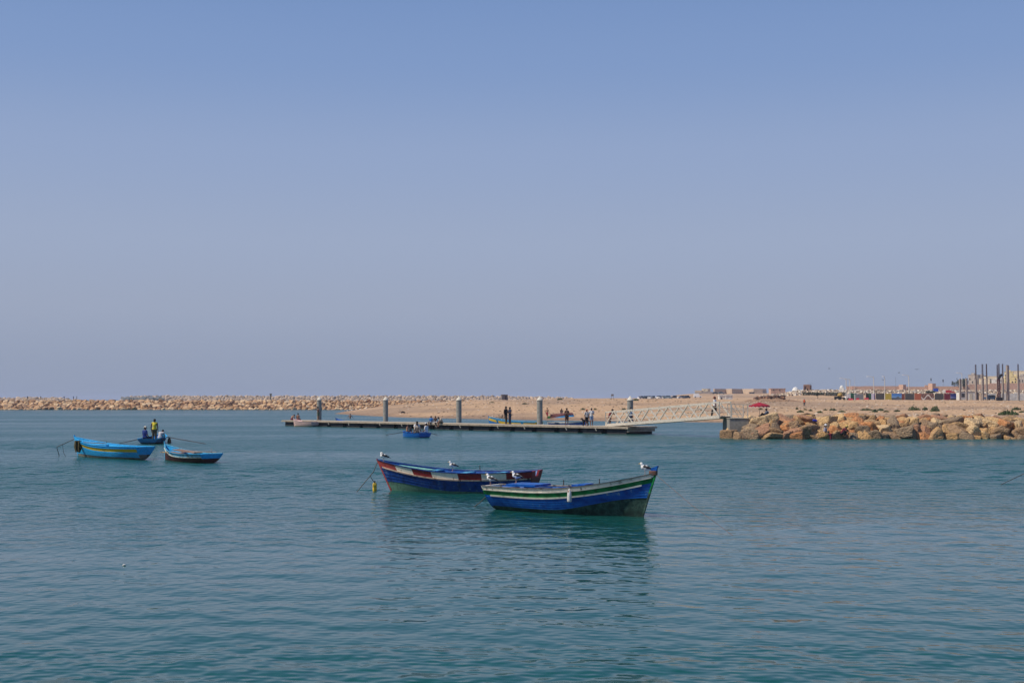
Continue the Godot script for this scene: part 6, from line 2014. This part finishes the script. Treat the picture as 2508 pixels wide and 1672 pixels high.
	g.lathe([Vector2(0.72, 2.5), Vector2(0.72, 2.85), Vector2(0.62, 3.2), Vector2(0.35, 3.5), Vector2(0.0, 3.62)], 20)
	put(g, "dome", white, mara)
	for s in [[-1, -1], [1, -1], [1, 1], [-1, 1]]:
		g = G.new()
		g.box(Vector3(s[0] * 0.85, 2.62, s[1] * 0.85), Vector3(0.3, 0.32, 0.3))
		put(g, "merlon", white, mara)
	rng.seed = 23
	var graves := []
	for k in 4200:
		var d := lerpf(478.0, 660.0, pow(rng.randf(), 0.8))
		var x := d * rng.randf_range(0.195, 0.42)
		if d < 500.0 and x / d > 0.225 and x / d < 0.26:
			continue
		var s := rng.randf_range(0.35, 0.85)
		graves.append([Transform3D(Basis(Vector3.UP, rng.randf() * TAU).scaled_local(Vector3(s * rng.randf_range(0.6, 1.6), s * rng.randf_range(0.8, 1.5), s * 0.7)), Vector3(x, ground(x, d) + s * 0.4, -d)), rng.randi() % 4])
	var cem := Node3D.new()
	cem.name = "cemetery_graves"
	add_child(cem)
	tag(cem, "mass of small pale graves covering the hillside", "graves", "", "stuff")
	var unit := BoxMesh.new()
	unit.size = Vector3(1, 1, 1)
	scatter("grave", unit, graves, [mat("grave_whitewash", Color(0.80, 0.74, 0.63), 0.9), mat("grave_cream", Color(0.68, 0.57, 0.42), 0.9), mat("grave_sand", Color(0.42, 0.32, 0.23), 0.9), mat("grave_brown", Color(0.25, 0.19, 0.13), 0.9)], cem)
	# hedge at the foot of the cemetery, and a lone tree
	for h in [[0.22968, 0.24710, 478.0, 1.0, "dark hedge along the foot of the cemetery, left part"], [0.24774, 0.26387, 470.0, 1.25, "dark hedge along the foot of the cemetery behind the mixer"], [0.32710, 0.33419, 500.0, 1.6, "dark bushes on the slope below the city wall tower"]]:
		var x0: float = h[0] * h[2]
		var x1: float = h[1] * h[2]
		var t := thing("hedge", h[4], "hedge", Vector3((x0 + x1) * 0.5, ground((x0 + x1) * 0.5, h[2]), -h[2]), 0.0, "hedges on the far slope")
		g = G.new()
		for k in 700:
			var c := Vector3(rng.randf_range(x0 - x1, x1 - x0) * 0.5, rng.randf() * h[3], rng.randf_range(-0.6, 0.6))
			var u := Vector3(rng.randfn(), rng.randfn(), rng.randfn()).normalized() * 0.2
			var v := u.cross(Vector3(rng.randfn(), rng.randfn(), rng.randfn())).normalized() * 0.16
			g.tri(c - u, c + v, c + u)
			g.tri(c - u, c - v, c + u)
		put(g, "foliage", mat("hedge_leaf", Color(0.05, 0.06, 0.032), 0.85), t)
	tree("small_tree", "small dark tree standing alone before the hedge", Vector3(106.31, ground(106.31, 440.0), -440.0), 1.8, 2.4, M.hedge_leaf, 81)
	tree("round_tree", "large round dark tree beside the city wall gate", Vector3(245.28, ground(245.28, 690.0), -690.0), 7.0, 7.2, M.hedge_leaf, 82)
	# city wall
	var wall := thing("city_wall", "long salmon city wall with square towers above the cemetery", "city wall", Vector3(233.94, 6.0, -700.0), -0.1)
	for e in [[0.26581, 0.27935, 0.01006], [0.27935, 0.30710, 0.01026], [0.31258, 0.32677, 0.00974], [0.32677, 0.33000, 0.01090], [0.33548, 0.35419, 0.01000], [0.35871, 0.37613, 0.01161], [0.37613, 0.40839, 0.01242]]:
		g = G.new()
		var xa: float = e[0] * 700.0 - wall.position.x
		var xb: float = e[1] * 700.0 - wall.position.x
		var top: float = EYE + e[2] * 700.0 - 6.0
		g.box(Vector3((xa + xb) * 0.5, top * 0.5, -0.6), Vector3(xb - xa - 0.02, top, 1.4))
		put(g, "curtain_wall", salmon, wall)
	for e in [[0.27000, 0.27290, 0.01026, 0.0], [0.30710, 0.31258, 0.01135, 0.75], [0.32984, 0.33548, 0.01226, 0.65], [0.35516, 0.35871, 0.01258, 0.0]]:
		g = G.new()
		var xa: float = e[0] * 698.0 - wall.position.x
		var xb: float = e[1] * 698.0 - wall.position.x
		var top: float = EYE + e[2] * 698.0 - 6.0
		var w := (xb - xa) / (1.0 if e[3] == 0.0 else 1.37)
		g.box(Vector3((xa + xb) * 0.5, top * 0.5, 1.2), Vector3(w, top, w), Basis(Vector3.UP, e[3]))
		put(g, "tower", salmon, wall)
	g = G.new()
	g.box(Vector3(249.25 - wall.position.x, 3.9, 2.6), Vector3(1.5, 2.4, 0.3))
	put(g, "gate_arch", brick, wall)
	# houses of the town
	rng.seed = 29
	var homes := [[0.36097, 0.36774, 0.01887, 0.01032, 800, grey, "grey unfinished block with dark openings at the town's left end"], [0.36774, 0.37355, 0.01806, 0.01032, 812, grey, "grey house right of the unfinished block"], [0.36935, 0.37742, 0.01597, 0.01032, 790, cream, "cream house with rows of windows left of the rig"], [0.37323, 0.38290, 0.01774, 0.01032, 830, cream, "cream terraced house with a small rooftop room"], [0.37935, 0.38645, 0.01548, 0.01032, 786, white, "white house behind the rig mast"], [0.38645, 0.39032, 0.01645, 0.01032, 806, cream, "narrow cream house between the columns"], [0.38968, 0.39581, 0.02129, 0.01065, 800, yellow, "tall cream yellow house beside the thick column"], [0.39516, 0.40581, 0.02194, 0.01774, 825, cream, "broad cream house high at the right edge"], [0.39484, 0.40065, 0.01758, 0.01258, 790, yellow, "bright yellow house front near the right edge"], [0.40032, 0.40645, 0.01806, 0.01129, 784, grey, "grey house front cut by the right edge"]]
	for h in homes:
		var d: float = h[4]
		var x0: float = h[0] * d
		var x1: float = h[1] * d
		var y1: float = EYE + h[2] * d
		var y0: float = EYE + h[3] * d - 1.5
		var drop := y0 - 8.2
		var wins := []
		for r in int((y1 - y0 - 1.2) / 1.9):
			for c in int((x1 - x0) / 1.7):
				if rng.randf() < 0.72:
					wins.append([0.5 + c * 1.7 + rng.randf_range(-0.15, 0.15), 1.7 + r * 1.9, 0.7, 0.95])
		var t := block("town_house", h[6], "house", x0, x1, y0 - drop, y1, d, 8.0, h[5], wins.map(func(w): return [w[0], w[1] + drop, w[2], w[3]]), hole, rng.randf_range(-0.62, -0.42))
		t.set_meta("group", "houses of the town")
		if rng.randf() < 0.6:
			g = G.new()
			g.box(Vector3(rng.randf_range(-0.2, 0.2) * (x1 - x0), y1 - y0 + drop + 0.7, -3.0), Vector3((x1 - x0) * 0.35, 1.2, 3.0))
			put(g, "roof_room", h[5], t)
	# banner, lorry and masts on the slope
	var ban := thing("blue_awning", "bright blue awning on the slope below the wall tower", "awning", Vector3(174.28, ground(174.28, 520.0), -520.0))
	g = G.new()
	g.hexa([Vector3(-0.95, 1.3, 0.6), Vector3(0.95, 1.3, 0.6), Vector3(0.95, 1.3, -0.6), Vector3(-0.95, 1.3, -0.6), Vector3(-0.95, 2.5, 0.4), Vector3(0.7, 2.5, 0.4), Vector3(0.7, 2.5, -0.6), Vector3(-0.95, 2.5, -0.6)])
	put(g, "sheet", mat("awning_blue", Color(0.012, 0.05, 0.36), 0.7), ban)
	for s in [-0.9, 0.9]:
		g = G.new()
		g.tube(Vector3(s, -0.2, 0), Vector3(s, 1.35, 0), 0.05)
		put(g, "post", M.dull_steel, ban)
	var lor := thing("red_lorry", "red and white lorry parked on the slope below the city wall", "lorry", Vector3(177.43, ground(177.43, 515.0), -515.0), -0.2)
	for e in [["load_bed", Vector3(0.2, 1.35, 0), Vector3(2.3, 1.2, 1.8), mat("lorry_red", Color(0.40, 0.03, 0.035), 0.5)], ["cab", Vector3(-1.5, 1.1, 0), Vector3(0.9, 1.5, 1.8), white], ["tailboard", Vector3(1.95, 0.9, 0), Vector3(1.0, 0.9, 1.8), M.lorry_red], ["chassis", Vector3(0.1, 0.5, 0), Vector3(4.0, 0.25, 1.5), M.black_rubber]]:
		g = G.new()
		g.box(e[1], e[2])
		put(g, e[0], e[3], lor)
	for s in [-1.4, 0.6, 1.5]:
		g = G.new()
		g.lathe([Vector2(0.0, -0.12), Vector2(0.4, -0.12), Vector2(0.4, 0.12), Vector2(0.0, 0.12)], 12, Vector3(s, 0.4, 0.85), Basis(Vector3.RIGHT, PI / 2))
		put(g, "wheel", M.bicycle_tyre, lor)
	for e in [[0.33129, 0.01645, "banner mast above the wall tower, leftmost of three"], [0.34081, 0.01548, "banner mast on the wall, middle of three"], [0.34806, 0.01403, "banner mast on the wall, rightmost of three"]]:
		var bx: float = e[0] * 720.0
		var t := thing("banner_mast", e[2], "mast", Vector3(bx, 8.0, -720.0), 0.0, "banner masts on the wall")
		var h: float = EYE + e[1] * 720.0 - 8.0
		g = G.new()
		g.tube(Vector3.ZERO, Vector3(0, h, 0), 0.06)
		put(g, "mast", M.dull_steel, t)
		g = G.new()
		g.box(Vector3(0, h - 0.75, 0.1), Vector3(0.45, 1.5, 0.3))
		put(g, "banner", M.black_cotton, t)
	# lamps along the road
	for e in [[0.26419, 0.01597, 366.0, -1.35, "street lamp left of the white lorry, its arm to the left"], [0.26710, 0.01548, 372.0, -1.2, "street lamp behind the white lorry, second from the left"], [0.28597, 0.01742, 364.0, -1.45, "street lamp between the white print and the grey mesh panel"], [0.29468, 0.01742, 368.0, -0.2, "street lamp with short head beside the yellow panel"], [0.31371, 0.01855, 363.5, -1.35, "street lamp before the grey mesh panel left of the orange one"], [0.35581, 0.02032, 420.0, -1.3, "tall street lamp behind the site cabin"]]:
		lamp_post(e[4], e[0] * e[2], EYE + e[1] * e[2], e[2], e[3])
	for e in [[0.27097, 0.01742, 380.0, "bare pale pole right of the lorry lamps"], [0.30339, 0.01742, 400.0, "thin dark mast above the sky print panel"]]:
		var bx: float = e[0] * e[2]
		var t := thing("flag_pole", e[3], "pole", Vector3(bx, ground(bx, e[2]), -e[2]))
		g = G.new()
		g.tube(Vector3(0, -0.2, 0), Vector3(0, EYE + e[1] * e[2] - t.position.y, 0), 0.05, 0.03)
		put(g, "pole", M.lamp_paint if e[3].begins_with("bare") else M.dull_steel, t)
		g = G.new()
		g.lathe([Vector2(0.16, -0.2), Vector2(0.16, 0.12), Vector2(0.0, 0.14)], 10)
		put(g, "foot", M.grey_concrete, t)
	# mixer, lorry, containers, barriers
	var mx := thing("concrete_mixer", "yellow drum concrete mixer on a dark chassis at the site's left", "mixer", Vector3(94.55, ground(94.55, 365.0), -365.0), 0.5)
	g = G.new()
	g.box(Vector3(0, 0.5, 0), Vector3(2.8, 0.3, 1.6))
	g.box(Vector3(-1.1, 0.75, 0), Vector3(0.7, 0.5, 1.5))
	put(g, "chassis", M.black_rubber, mx)
	g = G.new()
	g.lathe([Vector2(0.2, -0.75), Vector2(0.6, -0.45), Vector2(0.72, 0.0), Vector2(0.6, 0.4), Vector2(0.32, 0.85), Vector2(0.28, 0.86)], 18, Vector3(0.1, 1.3, 0), Basis(Vector3.BACK, -1.1))
	put(g, "drum", mat("mixer_yellow", Color(0.42, 0.27, 0.06), 0.6, "chips", 1.0), mx)
	for s in [-1.0, 0.9]:
		for z in [-0.75, 0.75]:
			g = G.new()
			g.lathe([Vector2(0.0, -0.12), Vector2(0.36, -0.12), Vector2(0.36, 0.12), Vector2(0.0, 0.12)], 12, Vector3(s, 0.36, z), Basis(Vector3.RIGHT, PI / 2))
			put(g, "wheel", M.bicycle_tyre, mx)
	var tk := thing("white_lorry", "white cab lorry with a green box body beside the mixer", "lorry", Vector3(99.48, ground(99.48, 372.0), -372.0), 0.12)
	for e in [["cab", Vector3(-0.75, 1.15, 0), Vector3(1.0, 1.3, 1.7), white_car], ["bonnet", Vector3(-1.35, 0.75, 0), Vector3(0.5, 0.6, 1.6), white_car], ["windscreen", Vector3(-1.26, 1.45, 0), Vector3(0.05, 0.5, 1.4), M.car_glass], ["box_body", Vector3(0.65, 1.3, 0), Vector3(1.6, 1.5, 1.9), mat("tarpaulin_green", Color(0.015, 0.12, 0.06), 0.7, "wear", 0.8)], ["chassis", Vector3(0, 0.45, 0), Vector3(2.9, 0.2, 1.5), M.black_rubber]]:
		g = G.new()
		g.box(e[1], e[2])
		put(g, e[0], e[3], tk)
	for s in [-1.0, 0.9]:
		g = G.new()
		g.lathe([Vector2(0.0, -0.12), Vector2(0.36, -0.12), Vector2(0.36, 0.12), Vector2(0.0, 0.12)], 12, Vector3(s, 0.36, 0.8), Basis(Vector3.RIGHT, PI / 2))
		put(g, "wheel", M.bicycle_tyre, tk)
	for k in 2:
		var bx: float = [100.91, 102.17][k]
		var t := thing("grey_container", ["light grey corrugated container, left of two beside the lorry", "light grey corrugated container, right of two beside the black print"][k], "container", Vector3(bx, 2.8, -370.0), 0.0, "grey containers")
		g = G.new()
		g.box(Vector3(0, 0.93, -1.2), Vector3(1.22, 1.86, 2.4))
		put(g, "body", mat("container_grey", Color(0.34, 0.35, 0.36), 0.6, "wear", 0.6), t)
		for s in 6:
			g = G.new()
			g.box(Vector3(-0.5 + 0.2 * s, 0.93, 0.015), Vector3(0.07, 1.7, 0.05))
			put(g, "corrugation", M.container_grey, t)
	for e in [[0.26597, 0.26935, "left"], [0.27210, 0.27419, "middle"], [0.27855, 0.28161, "right"]]:
		var x0: float = e[0] * 352.0
		var x1: float = e[1] * 352.0
		var t := thing("traffic_barrier", "red plastic road barrier before the site, %s one" % e[2], "barrier", Vector3((x0 + x1) * 0.5, ground((x0 + x1) * 0.5, 352.0), -352.0), 0.0, "red road barriers")
		g = G.new()
		var w := (x1 - x0) * 0.5
		g.hexa([Vector3(-w, 0, 0.28), Vector3(w, 0, 0.28), Vector3(w, 0, -0.28), Vector3(-w, 0, -0.28), Vector3(-w, 0.5, 0.1), Vector3(w, 0.5, 0.1), Vector3(w, 0.5, -0.1), Vector3(-w, 0.5, -0.1)])
		put(g, "body", mat("barrier_red", Color(0.45, 0.03, 0.05), 0.5), t)
	# hoarding, panel by panel
	var mesh_grey := mat("grey_shade_mesh", Color(0.10, 0.095, 0.09), 0.9, "wear", 2.0)
	var prints := {}
	prints.sky = print_tex(48, 32, func(u, v): return Color8(40, 110, 190).lerp(Color8(190, 205, 225), v) if v < 0.62 - 0.2 * exp(-pow((u - 0.62) * 7.0, 2)) else Color8(60, 75, 90).lerp(Color8(110, 110, 110), u))
	prints.night = print_tex(48, 32, func(u, v): return Color8(20, 30, 110).lerp(Color8(200, 205, 225), clampf((v - 0.2) * 1.1 + 0.2 - u * 0.5, 0, 1)) if v < 0.7 else Color8(50, 45, 60))
	prints.swirl = print_tex(64, 32, func(u, v): return Color8(225, 215, 205) if absf(sin(u * 9.0) * 0.3 + 0.52 - v) < 0.11 else Color8(85, 55, 55).lerp(Color8(150, 110, 90), absf(sin(u * 17.0 + v * 5.0))))
	prints.purple = print_tex(32, 32, func(u, v): return Color8(205, 200, 215) if u < 0.72 else Color8(70, 40, 100))
	prints.black = print_tex(32, 32, func(u, v): return Color8(18, 20, 24) if u < 0.85 - (1.0 - v) * 0.5 or v > 0.8 else Color8(40, 90, 60))
	for k in prints:
		var m := StandardMaterial3D.new()
		m.resource_name = "print_" + k
		m.albedo_texture = prints[k]
		m.roughness = 0.6
		M["print_" + k] = m
	var panels := [[0.27968, 0.28387, M.print_black, "black and green printed panel at the left of the hoarding"], [0.28387, 0.28694, M.print_purple, "white and purple printed panel beside the black one"], [0.28742, 0.29419, mesh_grey, "grey mesh panel left of the yellow one"], [0.29484, 0.29984, mat("panel_yellow", Color(0.56, 0.43, 0.06), 0.7, "wear", 0.6), "plain yellow panel of the hoarding"], [0.30000, 0.30790, M.print_sky, "panel printed with a blue sky"], [0.30800, 0.31032, mat("panel_brick_red", Color(0.24, 0.07, 0.05), 0.7, "wear", 0.6), "narrow dull red panel right of the blue sky print"], [0.31065, 0.31774, mesh_grey, "grey mesh panel left of the orange one"], [0.31806, 0.32323, mat("panel_orange", Color(0.52, 0.15, 0.07), 0.7, "wear", 0.6), "plain orange panel of the hoarding"], [0.32332, 0.33355, M.print_swirl, "panel printed with pale swirls on brown"], [0.33403, 0.34113, mesh_grey, "grey mesh panel right of the swirl print"], [0.34145, 0.34629, mat("panel_maroon", Color(0.20, 0.02, 0.04), 0.7, "wear", 0.6), "plain maroon panel of the hoarding"], [0.34645, 0.35306, M.print_night, "panel printed with a deep blue sky beside the cabin"], [0.37581, 0.39032, white, "long white panel behind the rig"], [0.39065, 0.40710, white, "long white panel behind the rightmost columns"]]
	for e in panels:
		hoarding(e[3], e[0] * 362.0, e[1] * 362.0, e[2])
	# site cabin
	var cab := thing("site_cabin", "white site cabin with a dark window and a door", "cabin", Vector3(128.27, 2.8, -356.0))
	var cw := 130.69 - 125.81
	g = G.new()
	g.box(Vector3(0, 1.2, -1.2), Vector3(cw, 2.4, 2.4))
	put(g, "wall", white, cab)
	g = G.new()
	g.box(Vector3(0, 2.46, -1.2), Vector3(cw + 0.2, 0.12, 2.6))
	put(g, "roof", M.grey_corrugated_sheet, cab)
	g = G.new()
	g.box(Vector3(-1.35, 1.45, 0.03), Vector3(1.0, 1.0, 0.08))
	var wn := put(g, "window", hole, cab)
	g = G.new()
	for s in [-0.53, 0.53]:
		g.box(Vector3(-1.35 + s, 1.45, 0.06), Vector3(0.07, 1.1, 0.08))
	put(g, "frame", white, wn)
	g = G.new()
	g.box(Vector3(0.85, 1.05, 0.03), Vector3(0.85, 2.0, 0.06))
	put(g, "door", mat("cream_door_paint", Color(0.55, 0.5, 0.4), 0.6), cab)
	var shed := thing("dark_shelter", "dark open shelter joined to the right of the site cabin", "shelter", Vector3(131.43, 2.8, -356.2))
	for e in [[Vector3(0, 2.3, -1.0), Vector3(1.35, 0.1, 2.2)], [Vector3(0, 1.1, -2.0), Vector3(1.35, 2.3, 0.1)], [Vector3(0, 0.5, 0), Vector3(1.3, 0.06, 0.06)], [Vector3(0, 1.1, 0), Vector3(1.3, 0.06, 0.06)], [Vector3(0.64, 1.15, 0), Vector3(0.07, 2.3, 0.07)]]:
		g = G.new()
		g.box(e[0], e[1])
		put(g, "panel", M.dark_wood, shed)
	car("dark blue car parked behind the rig", 135.81, 358.0, 0.15, mat("deep_blue_car_paint", Color(0.03, 0.07, 0.14), 0.35))
	# slab and columns
	for e in [[0.30677, 0.37774, "pale concrete slab edge along the site, left part"], [0.38645, 0.40839, "pale concrete slab edge along the site, right part"]]:
		var x0: float = e[0] * 348.0
		var x1: float = e[1] * 348.0
		var t := thing("concrete_slab", e[2], "slab", Vector3((x0 + x1) * 0.5, 2.6, -350.5))
		g = G.new()
		g.box(Vector3(0, 0.14, 0), Vector3(x1 - x0, 0.22, 5.0))
		put(g, "slab", M.pale_concrete, t)
	var conc := mat("column_concrete", Color(0.33, 0.28, 0.25), 0.9, "concrete", 0.4)
	var bars := mat("rusty_rebar", Color(0.085, 0.06, 0.07), 0.8)
	var cols := [[0.35419, 0.01597, 0, 0.42, 350.0, "short pale column at the left end of the cabin"], [0.35935, 0.01629, 0, 0.42, 346.0, "short pale column before the cabin door"], [0.36677, 0.01581, 0.02726, 0.46, 350.0, "column with dark bars above, right of the cabin"], [0.37210, 0.01613, 0.02758, 0.5, 350.0, "thick dark topped column, second with bars"], [0.37532, 0.01645, 0.02774, 0.36, 354.0, "slim column with thin bars left of the rig"], [0.38387, 0.01677, 0.02710, 0.4, 356.0, "column half hidden behind the rig mast"], [0.38516, 0.01516, 0.02790, 0.38, 358.0, "tall bars just right of the rig mast"], [0.38806, 0.01645, 0.02774, 0.4, 352.0, "column right of the rig with bars above"], [0.39194, 0.02645, 0.02694, 0.6, 346.0, "thickest full height column near the right edge"], [0.40032, 0.01613, 0.02758, 0.42, 350.0, "rightmost column with thin bars above"]]
	for e in cols:
		var d: float = e[4]
		var bx: float = e[0] * d
		var y0 := 2.55
		var t := thing("concrete_column", e[5], "column", Vector3(bx, y0, -d), 0.3, "columns of the unfinished building")
		var h: float = EYE + e[1] * d - y0
		g = G.new()
		g.box(Vector3(0, h * 0.5, 0), Vector3(e[3], h, e[3]))
		put(g, "shaft", conc, t)
		if e[2] > 0:
			var top: float = EYE + e[2] * d - y0
			for s in [[-1, -1], [1, -1], [1, 1], [-1, 1]]:
				g = G.new()
				g.tube(Vector3(s[0] * e[3] * 0.27, h - 0.1, s[1] * e[3] * 0.27), Vector3(s[0] * e[3] * 0.22, top, s[1] * e[3] * 0.22), 0.06, 0.05, 5)
				put(g, "rebar", bars, t)
			for k in int((top - h) / 0.55):
				g = G.new()
				g.box(Vector3(0, h + 0.3 + k * 0.55, 0), Vector3(e[3] * 0.58, 0.04, e[3] * 0.58))
				put(g, "tie", bars, t)
	# drilling rig
	var rig := thing("drilling_rig", "dark red drilling rig with leaning top boom among the columns", "rig", Vector3(132.77, 2.75, -345.0))
	var rust := mat("rig_maroon", Color(0.10, 0.025, 0.03), 0.7, "chips", 1.0)
	for s in [[-1, -1], [1, -1], [1, 1], [-1, 1]]:
		g = G.new()
		g.beam(Vector3(s[0] * 0.3, 0, s[1] * 0.3), Vector3(s[0] * 0.26, 6.0, s[1] * 0.26), 0.14, 0.14, Vector3(1, 0, 0))
		put(g, "mast_leg", rust, rig)
	for k in 8:
		g = G.new()
		var y := 0.3 + k * 0.7
		g.beam(Vector3(-0.3, y, 0.3), Vector3(0.3, y + 0.65, 0.3), 0.07, 0.07, Vector3(0, 0, 1))
		put(g, "lattice", rust, rig)
		g = G.new()
		g.beam(Vector3(0.3, y, -0.3), Vector3(-0.3, y + 0.65, -0.3), 0.07, 0.07, Vector3(0, 0, 1))
		put(g, "lattice", rust, rig)
	g = G.new()
	g.beam(Vector3(-0.2, 5.7, 0), Vector3(0.85, 7.2, 0), 0.5, 0.5, Vector3(0, 0, 1))
	put(g, "top_boom", M.black_cotton, rig)
	g = G.new()
	g.beam(Vector3(-1.25, -0.1, 0.2), Vector3(-0.1, 3.2, 0.2), 0.12, 0.16, Vector3(0, 0, 1))
	put(g, "prop", mat("pale_timber", Color(0.5, 0.36, 0.22), 0.8), rig)
	g = G.new()
	g.beam(Vector3(-0.9, 5.3, 0), Vector3(0.9, 5.4, 0), 0.12, 0.16, Vector3(0, 0, 1))
	put(g, "cross_arm", rust, rig)
	g = G.new()
	g.box(Vector3(0.1, 0.45, 0), Vector3(1.3, 0.9, 1.2))
	put(g, "base", M.black_rubber, rig)
	# gulls in the air
	var wing := G.new()
	wing.tri(Vector3(0, 0, -0.08), Vector3(0.42, 0.16, 0.0), Vector3(0, 0, 0.1))
	wing.tri(Vector3(0.42, 0.16, 0.0), Vector3(0.75, 0.02, 0.1), Vector3(0.3, 0.11, 0.08))
	var wm := wing.mesh()
	for e in [[0.29355, 0.01516, 300.0, 0.4, "flying gull beside the street lamp near the yellow panel"], [0.30613, 0.02081, 320.0, 1.3, "flying gull above the sky print panel"], [0.32032, 0.02339, 310.0, 2.2, "flying gull high above the city wall"], [0.25097, 0.02403, 330.0, 0.9, "flying gull at the left of the flock"], [0.23581, 0.01194, 340.0, 2.6, "flying gull right of the ruined tower"]]:
		var d: float = e[2]
		var t := thing("flying_gull", e[4], "gull", Vector3(e[0] * d, EYE + e[1] * d, -d), e[3], "gulls in flight")
		inst(blob([[Vector3(0, 0, -0.2), Vector3(0, 0, 0.15), 0.06, 0.05], [Vector3(0, 0, 0.15), Vector3(0, -0.01, 0.26), 0.05, 0.02]], 0.03, 0.03), "body", M.slate_feathers, t)
		inst(wm, "wing", M.slate_feathers, t)
		inst(wm, "wing", M.slate_feathers, t, Transform3D(Basis.from_scale(Vector3(-1, 1, 1)), Vector3.ZERO))
	say("far shore")


func _ready() -> void:
	rng.seed = 1
	make_textures()
	say("textures")
	make_view()
	make_water()
	make_land()
	make_boats()
	make_rocks()
	make_pontoon()
	make_people()
	make_animals()
	make_beach()
	make_far_shore()
